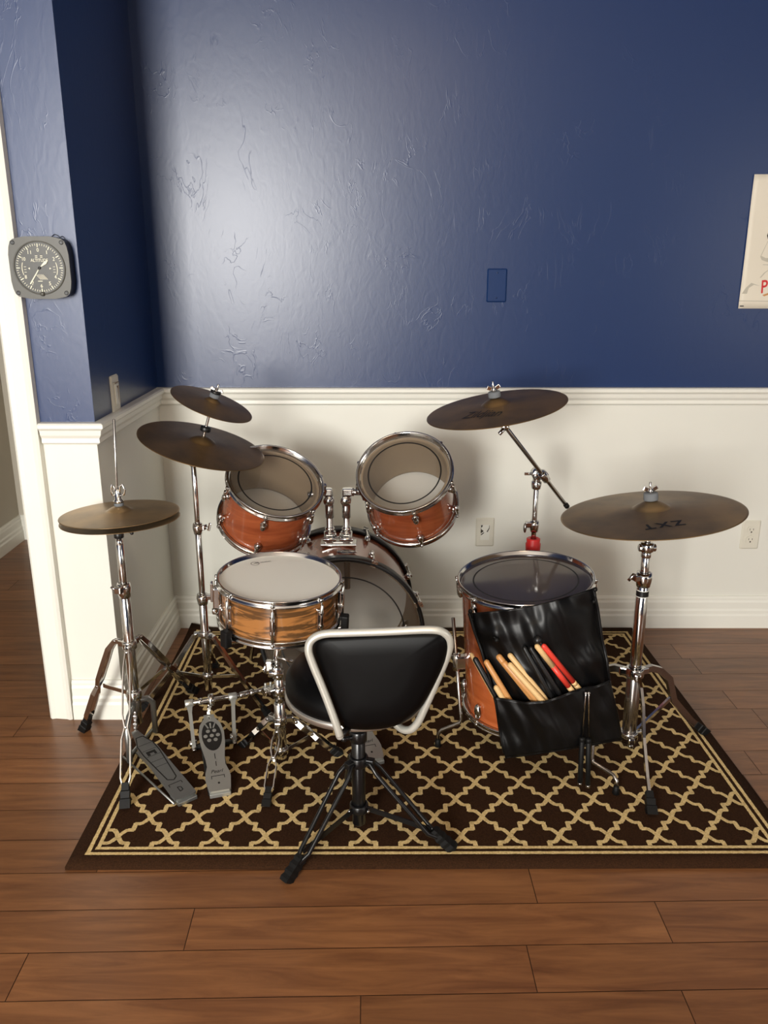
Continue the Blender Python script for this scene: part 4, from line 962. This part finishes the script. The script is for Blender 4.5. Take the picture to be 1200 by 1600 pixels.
# ------------------------------------------------------------------ bass drum pedal pair
def footboard(root, heel, toe, sc=1.0, name='footboard'):
    d = toe-heel; L = d.length; x = d.normalized(); y = V((0, 0, 1)).cross(x).normalized(); z = x.cross(y)
    M = Matrix((x, y, z)).transposed().to_4x4(); M.translation = heel
    half = [(0, .024), (.004, .029), (.02, .031), (.16*L, .034), (.22*L, .032), (.31*L, .025), (.40*L, .026), (.60*L, .034), (.74*L, .036), (.86*L, .030), (.93*L, .019), (.955*L, .015), (L, .015)]
    half = [(a, b*sc) for a, b in half]
    out = half + [(a, -b) for a, b in half[::-1]]
    mb = MB(M); mb.prism(out, -.004, .003); fb = obj(name, mb, M_alu2, root)
    mb = MB(M)
    def el(cx, cy, rx, ry, z0, n=28): return [(cx+rx*math.cos(2*PI*k/n), cy+ry*math.sin(2*PI*k/n)) for k in range(n)]
    mb.prism(el(.70*L, 0, .20*L, .028*sc, 0), .0030, .0035)
    for a, b, wd in ((.39*L, .46*L, .002), (.30*L, .36*L, .002), (.93*L, .97*L, .002), ): mb.prism([(a, -wd/2), (b, -wd/2), (b, wd/2), (a, wd/2)], .0030, .0034)
    wd = .0018
    for p in ([(.175*L, -.018*sc), (.175*L+wd, .018*sc)], [(.145*L, -.018*sc), (.175*L+wd, -.018*sc+wd)], [(.145*L, .018*sc-wd), (.175*L+wd, .018*sc)]):
        (a, b), (c_, d_) = p; mb.prism([(a, b), (c_, b), (c_, d_), (a, d_)], .0030, .0034)
    Rr = Matrix.Translation((.09*L, 0, 0)); mb.prism(el(0, 0, .0035, .003, 0, 12), .0030, .0034, Rr)
    text_mesh('Pearl', text_frame(V((.215*L, .017*sc, .0033)), V((.215*L, -.017*sc, .0033)), V((0, 0, 1)), .0125), mb, shear=.35, bold=.008)
    obj('black_inlay', mb, M_ink, fb)
    mb = MB(M)
    for cx, cy in ((.745*L, .0), (.745*L, .0)): pass
    for cx, cy in ((.765*L, .009), (.765*L, -.009), (.700*L, .0), (.700*L, .0175), (.700*L, -.0175), (.640*L, .009), (.640*L, -.009)):
        mb.prism(el(cx, cy*sc, .0065, .0058, 0, 16), .0034, .0042)
    for yy, an in ((.013, -.35), (0, 0), (-.013, .35)): mb.prism([(-.010, -.0020), (.012, -.0020), (.012, .0020), (-.010, .0020)], .0034, .0042, Matrix.Translation((.835*L, yy*sc*.8, 0)) @ Matrix.Rotation(-an, 4, 'Z'))
    mb.prism(el(.375*L, 0, .004, .0035, 0, 14), .0032, .0044)
    obj('raised_studs', mb, M_alu2, fb)
    return x, y, L
M_alu2 = mat('pale_cast_metal', (178, 178, 172), .34, .7)
def pedals():
    r = thing('double_bass_pedal', 'silver double bass drum pedal, one footboard beside the hi-hat and one behind the stool', 'pedal', V((-.30, 2.15, RT)))
    for heel, toe, posts in ((flr(344, 1236, .024), flr(326, 1118, .085), (flr(303, 1166, .02), flr(366, 1155, .02))),
                             (flr(585, 1187, .024), V((-.115, 2.33, .09)), (V((-.165, 2.285, .02)), V((-.055, 2.275, .02))))):
        x, y, L = footboard(r, heel, toe)
        h0 = V((x.x, x.y, 0)).normalized()
        mb = MB(); a = V((heel.x, heel.y, RT+.006)); ang = math.atan2(h0.y, h0.x); R = Matrix.Rotation(ang, 3, 'Z')
        mb.box(a+h0*.02, (.055, .056, .012), R, bev=.002); obj('heel_plate', mb, M_alu2, r)
        mb = MB(); mb.box(a+h0*(L*.52)+V((0, 0, -.002)), (L*1.0, .062, .007), R, bev=.001); obj('base_plate', mb, M_black, r)
        tops = []
        for k, p in enumerate(posts):
            t = p + h0*.012 + V((0, 0, .135)) + y*(-.004 if k else .004); mid = p.lerp(t, .5)
            mb = MB(); s = [[q+y*w1+h0*w2 for w1, w2 in ((-a1, -b1), (a1, -b1), (a1, b1), (-a1, b1))] for q, a1, b1 in ((p+V((0, 0, -.008)), .006, .012), (p.lerp(t, .25), .005, .008), (p.lerp(t, .8), .005, .007), (t, .009, .010))]
            mb.sweep(s); mb.cyl(t-y*.012, t+y*.012, .011, 14); obj('post', mb, M_alu2, r); tops.append(t)
            mb = MB(); mb.cyl(p-y*.01+V((0, 0, .01)), p+y*.012+V((0, 0, .01)), .009, 12); mb.cyl(p-h0*.012+V((0, 0, .0)), p-h0*.022+V((0, 0, -.004)), .006, 10); obj('post_bolt', mb, M_chrome, r)
        mb = MB(); o = (tops[1]-tops[0]).normalized(); mb.cyl(tops[0]-o*.012, tops[1]+o*.018, .0065, 12); m_ = tops[0].lerp(tops[1], .5); mb.cyl(m_-o*.008, m_+o*.008, .018, 18); mb.cyl(tops[0].lerp(tops[1], .25)-o*.006, tops[0].lerp(tops[1], .25)+o*.006, .010, 12); obj('axle', mb, M_chrome, r)
        mb = MB(); mb.box(posts[0].lerp(posts[1], .5)+V((0, 0, -.005)), ((posts[1]-posts[0]).length, .016, .010), Matrix.Rotation(math.atan2(o.y, o.x), 3, 'Z'), bev=.002); obj('post_bridge', mb, M_black, r)
        mb = MB(); top = m_ + h0*.0; n_l = 8; toe2 = toe+V((0, 0, .006))
        for q in range(n_l): mb.box(top.lerp(toe2, (q+.5)/n_l), (.011 if q % 2 else .008, .006, .009), bev=.0012)
        obj('chain', mb, M_chrome2, r)
        if posts[0].x < -.3: e_l = tops[1]+o*.02
        else:
            e_r = tops[0]-o*.014
            mb = MB(); bt = m_+V((0, -.01, .10)); mb.cyl(m_, bt, .0035, 8); mb.cyl(bt-V((0, .02, 0)), bt+V((0, .022, 0)), .019, 18); obj('beater', mb, M_felt, r)
    # drive shaft with universal joints
    mb = MB(); a, b = e_l, e_r; mb.cyl(a, a.lerp(b, .12), .009, 12); mb.ball(a.lerp(b, .14), .010); mb.cyl(a.lerp(b, .14), a.lerp(b, .30), .0065, 12); obj('universal_joint', mb, M_chrome, r)
    mb = MB(); mb.cyl(a.lerp(b, .88), b, .009, 12); mb.ball(a.lerp(b, .86), .010); obj('universal_joint', mb, M_chrome, r)
    d = (b-a).normalized(); y = V((0, 0, 1)).cross(d); z = d.cross(y); R = Matrix((d, y, z)).transposed()
    mb = MB(); mb.box(a.lerp(b, .54), ((b-a).length*.54, .017, .015), R, bev=.003)
    for t in (.30, .36): mb.cyl(a.lerp(b, t), a.lerp(b, t)+V((0, 0, .020)), .0035, 8)
    obj('drive_shaft', mb, M_alu2, r)
pedals()

# ------------------------------------------------------------------ drum stool
def stool():
    c = V((-.062, 1.753, 0)); zs = .402
    r = thing('drum_stool', 'black padded drum stool with low backrest on a black tripod, in front of the kit', 'stool', V((c.x, c.y, RT)))
    T = Matrix.Translation((c.x, c.y, 0)); R = .168
    mb = MB(); mb.lathe([(0, zs+.004), (R-.002, zs+.004), (R+.002, zs+.02), (R, zs+.045), (R-.014, zs+.064), (R-.045, zs+.073), (R-.09, zs+.068), (0, zs+.06)], T, 72); st = obj('seat', mb, M_vinyl, r)
    mb = MB(); mb.lathe([(R-.012, zs-.006), (R+.001, zs-.006), (R+.004, zs-.002), (R+.004, zs+.008), (R+.001, zs+.012), (R-.012, zs+.012)], T, 72, close=True); obj('trim_ring', mb, mat('brushed_trim', (196, 194, 188), .3, .9), st)
    mb = MB(); mb.lathe([(0, zs-.004), (R-.01, zs-.004), (R-.01, zs+.003), (0, zs+.003)], T, 48); obj('seat_board', mb, M_black, r)
    mb = MB(); mb.box((c.x, c.y, zs-.012), (.12, .10, .016), bev=.004); mb.cyl((c.x, c.y, zs-.075), (c.x, c.y, zs-.012), .019, 20); obj('seat_bracket', mb, M_blackmetal, r)
    mb = MB(); mb.cyl((c.x, c.y, .035), (c.x, c.y, .27), .0165, 20); mb.cyl((c.x, c.y, .10), (c.x, c.y, zs-.02), .0135, 20); obj('post', mb, M_blackmetal, r)
    mb = MB(); mb.cyl((c.x-.012, c.y-.012, .285), (c.x-.034, c.y-.018, .285), .005, 8); mb.ball((c.x-.034, c.y-.018, .285), .008); mb.cyl((c.x, c.y, .268), (c.x, c.y, .30), .021, 18); obj('height_clamp', mb, M_blackmetal, r)
    feet = [flr(455, 1374, 0.0), flr(698, 1326, RT)]; A = []
    for i, f in enumerate(feet): d = V((f.x-c.x, f.y-c.y)); A.append((math.atan2(d.y, d.x), d.length, 0 if i == 0 else RT))
    A.append((A[1][0]+2*PI/3-.08, .205, RT))
    zc = .215
    for a, R_, fz in A:
        path = [(.020, zc), (.032, zc), (.050, zc-.020), (R_*.80, .052), (R_*.92, .034+fz*.5), (R_-.004, .020+fz)]
        rad = V((math.cos(a), math.sin(a), 0)); tan = V((-math.sin(a), math.cos(a), 0))
        mb = MB()
        for s in (1, -1): mb.tube([c + rad*p + V((0, 0, z)) + tan*s*o for (p, z), o in zip(path, (.006, .008, .0165, .0135, .004, .003))], .0055, 8)
        lg = obj('leg', mb, M_blackmetal, r)
        e0 = c + rad*(R_*.84) + V((0, 0, .046+fz)); e1 = c+rad*(R_+.018)+V((0, 0, fz+.002))
        d = (e1-e0).normalized(); up = d.cross(tan)
        mb = MB(); secs = []
        for k in range(9):
            t = k/8; p = e0.lerp(e1, t); w_ = .009+.002*t+(.002 if k % 2 else 0)
            secs.append([V((q.x, q.y, max(q.z, fz))) for q in (p+tan*w_+up*w_, p-tan*w_+up*w_, p-tan*w_-up*w_, p+tan*w_-up*w_)])
        mb.sweep(secs); obj('rubber_foot', mb, M_rubber, lg)
        mb = MB(); b0 = c+rad*.018+V((0, 0, .082)); b1 = c+rad*(R_*.82)+V((0, 0, .055)); wv = V((0, 0, 1))
        mb.sweep([[p+wv*.0065-tan*.002, p+wv*.0065+tan*.002, p-wv*.0065+tan*.002, p-wv*.0065-tan*.002] for p in (b0, b1)]); obj('brace', mb, M_blackmetal, r)
    collar(r, (c.x, c.y), zc, .0195, .026, M_blackmetal, ears=[a for a, _, _ in A]); k = collar(r, (c.x, c.y), .082, .0195, .022, M_blackmetal, name='brace_collar')
    mb = MB()
    for dx in (-.022, .022): mb.cyl((c.x+dx, c.y-.016, .084), (c.x+dx*1.1, c.y-.024, .084), .0035, 8)
    obj('brace_bolt', mb, M_chrome, k)
    # backrest: pad facing the seat, tube frame on the camera side
    Yb = 1.560
    def BP(u, v, off=0): return at(u, v, Yb-off - .04*(u-590)/110*.3)
    prof = [(533, 1134), (519, 1106), (504, 1064), (491, 1026), (489, 1006), (500, 995), (530, 992), (675, 986), (698, 992), (702, 1010), (691, 1044), (670, 1086), (654, 1110), (628, 1130), (595, 1139), (556, 1140)]
    # smooth outline by Catmull-Rom
    def cr(pts, n=6, closed=True):
        out = []; N = len(pts)
        for i in range(N if closed else N-1):
            p0, p1, p2, p3 = (pts[(i+k-1) % N] if closed else pts[min(max(i+k-1, 0), N-1)] for k in range(4))
            for q in range(n):
                t = q/n; out.append(tuple(.5*((2*b)+(-a+c_)*t+(2*a-5*b+4*c_-d)*t*t+(-a+3*b-3*c_+d)*t**3) for a, b, c_, d in zip(p0, p1, p2, p3)))
        if not closed: out.append(tuple(pts[-1]))
        return out
    oc = cr(prof); cu, cv = sum(p[0] for p in oc)/len(oc), sum(p[1] for p in oc)/len(oc)
    mb = MB(); rings = []
    for sc_, off in ((.0, .018), (.5, .0175), (.85, .015), (.94, .010), (1.0, .0), (1.0, -.022), (.95, -.032), (.8, -.038), (.0, -.04)):
        rings.append([mb.v(BP(cu+(u-cu)*sc_, cv+(v-cv)*sc_, off)) for u, v in oc] if sc_ > 0 else [mb.v(BP(cu, cv, off))])
    n = len(oc)
    for a, b in zip(rings, rings[1:]):
        for k in range(n):
            if len(a) == 1: mb.f([a[0], b[k], b[(k+1) % n]])
            elif len(b) == 1: mb.f([a[k], a[(k+1) % n], b[0]])
            else: mb.f([a[k], a[(k+1) % n], b[(k+1) % n], b[k]])
    obj('backrest_pad', mb, M_vinyl, r)
    P = [(531, 1150, .030), (524, 1128, .030), (506, 1080, .024), (488, 1036, .02), (482, 1015, .018), (487, 1000, .014), (505, 991, .012), (540, 989, .010), (600, 987, .008), (670, 984, .006), (692, 988, .004), (702, 1000, .0), (700, 1020, -.006), (684, 1060, -.014), (662, 1110, -.02), (652, 1130, -.024), (641, 1140, -.028), (628, 1139, -.040), (615, 1128, -.07)]
    sp = cr(P, 5, False)
    mb = MB(); pts = [BP(u, v, o) for u, v, o in sp]; mb.tube(pts, .0085, 14); q0 = pts[0]; mb.ball(q0, .0085)
    obj('backrest_frame', mb, mat('grey_white_enamel', (190, 189, 180), .38, .4), r)
    mb = MB(); mb.tube([pts[0], pts[0]+V((.015, .03, -.002)), V((c.x-.04, c.y-.06, zs-.014)), V((c.x, c.y, zs-.014))], .0075, 10); mb.tube([pts[-1], V((c.x+.03, c.y-.06, zs-.014)), V((c.x, c.y, zs-.014))], .0075, 10); obj('backrest_bracket', mb, M_blackmetal, r)
stool()

# ------------------------------------------------------------------ stick bag hung on the floor tom, with its sticks
LE = [(733, 958), (741, 985), (752, 1015), (765, 1060), (775, 1098), (781, 1140), (789, 1183)]
RE = [(927, 919), (934, 950), (941, 1000), (948, 1030), (953, 1070), (963, 1112), (971, 1154)]
def edge(E, t):
    t = max(0, min(.9999, t))*(len(E)-1); i = int(t); f = t-i; return E[i][0]*(1-f)+E[i+1][0]*f, E[i][1]*(1-f)+E[i+1][1]*f
def bagpx(s, t):
    a, b = edge(LE, t), edge(RE, t); return a[0]*(1-s)+b[0]*s, a[1]*(1-s)+b[1]*s + 8*math.sin(PI*s)*max(.2, 1-1.2*t)
def bagY(s, t): return (2.02 + .03*s) - .085*math.sin(PI*(s*.86+.02))*(1-.35*t) - .035*t - .03*math.sin(PI*t)*.5
def fold(s, t):
    return .007*math.sin(9*s+5*t+2*math.sin(4*t))*(.5+t*.5) + .005*math.sin(21*s-9*t)*(.4+.6*s) + .0022*math.sin(46*s-14*t+3*math.sin(5*t)) + .004*noise.noise(V((s*6, t*7, 1)))*2 + .010*math.exp(-((s-.12)/.07)**2-((t-.22)/.06)**2) + .012*math.exp(-((s-.93+.06*t)/.05)**2)*math.exp(-((t-.25)/.2)**2)
def bp(s, t, off=0):
    u, v = bagpx(s, t); return at(u, v, bagY(s, t) - off - fold(s, t))
def inv(u, v):
    s = t = .5
    for _ in range(30):
        a = bagpx(s, t); da = bagpx(min(s+.01, .999), t); db = bagpx(s, min(t+.01, .99))
        e = (u-a[0], v-a[1]); J = ((da[0]-a[0])/.01, (db[0]-a[0])/.01, (da[1]-a[1])/.01, (db[1]-a[1])/.01); det = J[0]*J[3]-J[1]*J[2]
        s += .7*(e[0]*J[3]-J[1]*e[1])/det; t += .7*(J[0]*e[1]-J[2]*e[0])/det
        s = max(-.3, min(1.2, s)); t = max(-.2, min(.97, t))
    return s, t
def bag():
    r = thing('stick_bag', 'open black nylon stick bag hanging down the front of the floor tom', 'bag', bp(.5, 0))
    def sheet(name, t0f, off, ns=60, nt=70, th=.004, m=M_nylon, s0=0, s1=1):
        mb = MB(); g = []
        for j in range(nt+1):
            row = []
            for i in range(ns+1):
                s = s0+(s1-s0)*i/ns; ta = t0f(s); t = ta + (.9998-ta)*j/nt; row.append(mb.v(bp(s, t, off)))
            g.append(row)
        for j in range(nt):
            for i in range(ns): mb.f([g[j][i], g[j][i+1], g[j+1][i+1], g[j+1][i]])
        o = obj(name, mb, m, r); q = o.modifiers.new('s', 'SOLIDIFY'); q.thickness = th; q.offset = 0; return o
    sheet('back_panel', lambda s: 0, 0)
    def pocket(s):                       # upper edge of the pocket
        pts = [(0, .63), (.10, .655), (.25, .69), (.42, .70), (.55, .685), (.68, .665), (.78, .655), (.88, .66), (1, .64)]
        for (a, ta), (b, tb) in zip(pts, pts[1:]):
            if s <= b: return ta+(tb-ta)*(s-a)/(b-a)
        return pts[-1][1]
    sheet('pocket', pocket, .030, nt=30)
    mb = MB(); mb.tube([bp(s/40, pocket(s/40), .0315) for s in range(41)], .0022, 8); obj('pocket_hem', mb, M_nylon, r)
    mb = MB()
    for E0 in (0, 1): mb.tube([bp(E0*.999, k/40, .012) for k in range(40)], .004, 8)
    mb.tube([bp(k/40, .999, .010) for k in range(41)], .005, 8); obj('binding', mb, M_nylon, r)
    # gather at the bottom edge closing pocket to the panel
    # cords and toggles that hook over the rods
    for (u, v), (u2, v2) in (((930, 921), (928, 940)), ((735, 955), (738, 968))):
        a = at(u, v, bagY(.95, 0)-.012 if u > 800 else bagY(0, 0)-.01); b = at(u2, v2, bagY(.95, 0)-.015 if u > 800 else bagY(0, 0)-.012)
        mb = MB(); mb.ball(a, .0062); mb.tube([a, a.lerp(b, .5)+V((.002, -.002, 0)), b], .002, 6); mb.ball(b, .005); obj('hook_cord', mb, M_rubber, r)
    for u, v in ((776, 1000), (840, 1001)): pass
    a = at(776, 1000, bp(*inv(776, 1000)).y-.010); mb = MB(); mb.ball(a, .0065); mb.tube([a, a+V((-.006, 0, .008)), a+V((-.010, .006, .004))], .002, 6); obj('cord_toggle', mb, M_rubber, r)
bag()
def stick(name, label, pa, pb, r_, mats_, cat='drumstick', off=.012, tip=True, group='drumsticks in the black stick bag', ball=None, extend=.018):
    """pa: free end (butt), pb: where it enters the pocket; mats_: [(fraction, material)...]"""
    sa, ta = inv(*pa); sb, tb = inv(*pb)
    B = at(pb[0], pb[1], bagY(sb, tb)-off-fold(sb, tb)); A = at(pa[0], pa[1], min(bagY(sa, ta)-fold(sa, ta)-off-.004, B.y+.03))
    d = (B-A); L = d.length; dn = d.normalized(); E = B + dn*extend
    Lt = (E-A).length
    parts = [m for _, m in mats_]
    root = thing(name, label, cat, A, group) if (len(mats_) > 1 or ball) else None
    f0 = 0
    for i, (f1, m) in enumerate(mats_):
        a = A + dn*Lt*f0; b = A + dn*Lt*f1; nm = {0: 'handle'}.get(i, 'painted_shaft' if i == 1 else 'bare_shaft')
        Mx = dn.to_track_quat('Z', 'Y').to_matrix().to_4x4(); Mx.translation = a; l = (b-a).length
        pr = [(0, 0), (r_*.6, .0015), (r_, .006), (r_, l), (0, l)] if i == 0 else [(0, 0), (r_, 0), (r_, l), (0, l)]
        if i == len(mats_)-1: pr = pr[:-2] + [(r_, l*.8), (r_*.5, l*.98), (0, l)]
        mb = MB(); mb.lathe(pr, Mx, 14)
        if len(mats_) == 1 and not ball: obj(name, mb, m, loc=A, label=label, cat=cat, group=group)
        else: obj(nm, mb, m, root, label=None)
        f0 = f1
    if ball:
        mb = MB(); mb.ball(A, ball); obj('mallet_head', mb, M_black, root)
W1, W2 = M_stick, M_stick2
stick('drumstick', 'thin pale drumstick at the far left, its round end against the drum shell', (735, 1020), (778, 1098), .0055, [(1, W1)], off=.006)
stick('drumstick', 'black drumstick leaning just right of the leftmost thin pale stick', (741, 1027), (781, 1099), .0075, [(1, M_black)], off=.010)
stick('drumstick', 'short-showing pale drumstick low in the left end of the pocket', (773.5, 1071), (791, 1100), .0075, [(1, W1)], off=.020)
stick('drumstick', 'tan drumstick behind the short-showing one at the left of the pocket', (758, 1031), (800, 1100), .0078, [(1, W2)], off=.010)
stick('drumstick', 'thick tan drumstick with the highest left round end in the middle bundle', (777, 1023), (838, 1099), .0085, [(1, W2)], off=.007)
stick('drumstick', 'second tan drumstick lying against the thick one in the middle bundle', (785, 1033), (844, 1100), .0085, [(1, W2)], off=.013)
stick('drumstick', 'pale drumstick lying on top of the middle bundle', (794, 1036), (852, 1100), .0078, [(1, W1)], off=.023)
stick('drumstick', 'pale drumstick at the right of the middle bundle, partly behind the top one', (794.5, 1021), (856, 1097), .0072, [(1, W1)], off=.010)
stick('drumstick', 'left black drumstick of the dark pair in the middle of the bag', (818, 1010), (866, 1096), .0068, [(1, M_black)], off=.008)
stick('drumstick', 'right black drumstick of the dark pair, beside the pale and red stick', (828, 1010), (878, 1090), .0068, [(1, M_black)], off=.012)
stick('mallet', 'mallet with a round black head above the red sticks', (840, 1000), (897, 1081), .0055, [(.3, M_black), (1, M_black)], cat='mallet', off=.006, ball=.0115)
stick('drumstick', 'pale wood drumstick with a red lower half, left of the all-red one', (837, 1007), (895, 1081), .0072, [(.41, W1), (.80, M_sred), (1, W1)], off=.016)
stick('drumstick', 'drumstick painted red up to its butt, rightmost in the bag', (847.5, 1007), (906, 1078), .0072, [(.74, M_sred), (.8, W1), (1, W1)], off=.012)
def brushes():
    for k, (lab, top, mid, end) in enumerate((('left wire brush of the pair hanging from the pocket edge, black rubber handle', (915.2, 1083), (909.5, 1154), (906, 1226)),
                                             ('right wire brush of the pair hanging from the pocket edge, black rubber handle', (920, 1083), (919.5, 1156), (918.5, 1230)))):
        Y0 = bp(*inv(917, 1085)).y-.040; Y1 = Y0-.006
        a, b, c_ = at(*top, Y0), at(*mid, Y1), at(*end, Y1-.006)
        r = thing('wire_brush', lab, 'drum brush', a, 'pair of wire brushes hanging from the stick bag')
        mb = MB(); mb.tube([a+V((0, .012, -.012)), a+V((0, .006, .004)), a+V((0, -.001, .0)), a.lerp(b, .1), b], .0022, 8); mb.ball(a, .0042); obj('wire_loop', mb, M_chrome, r)
        mb = MB(); mb.cyl(b, b.lerp(c_, .95), .0068, 14); mb.cyl(b-(c_-b).normalized()*.004, b+(c_-b).normalized()*.008, .0078, 14); obj('rubber_handle', mb, M_rubber, r)
        mb = MB(); mb.cyl(b.lerp(c_, .95), c_, .0062, 12); obj('metal_end', mb, M_chrome2, r)
brushes()
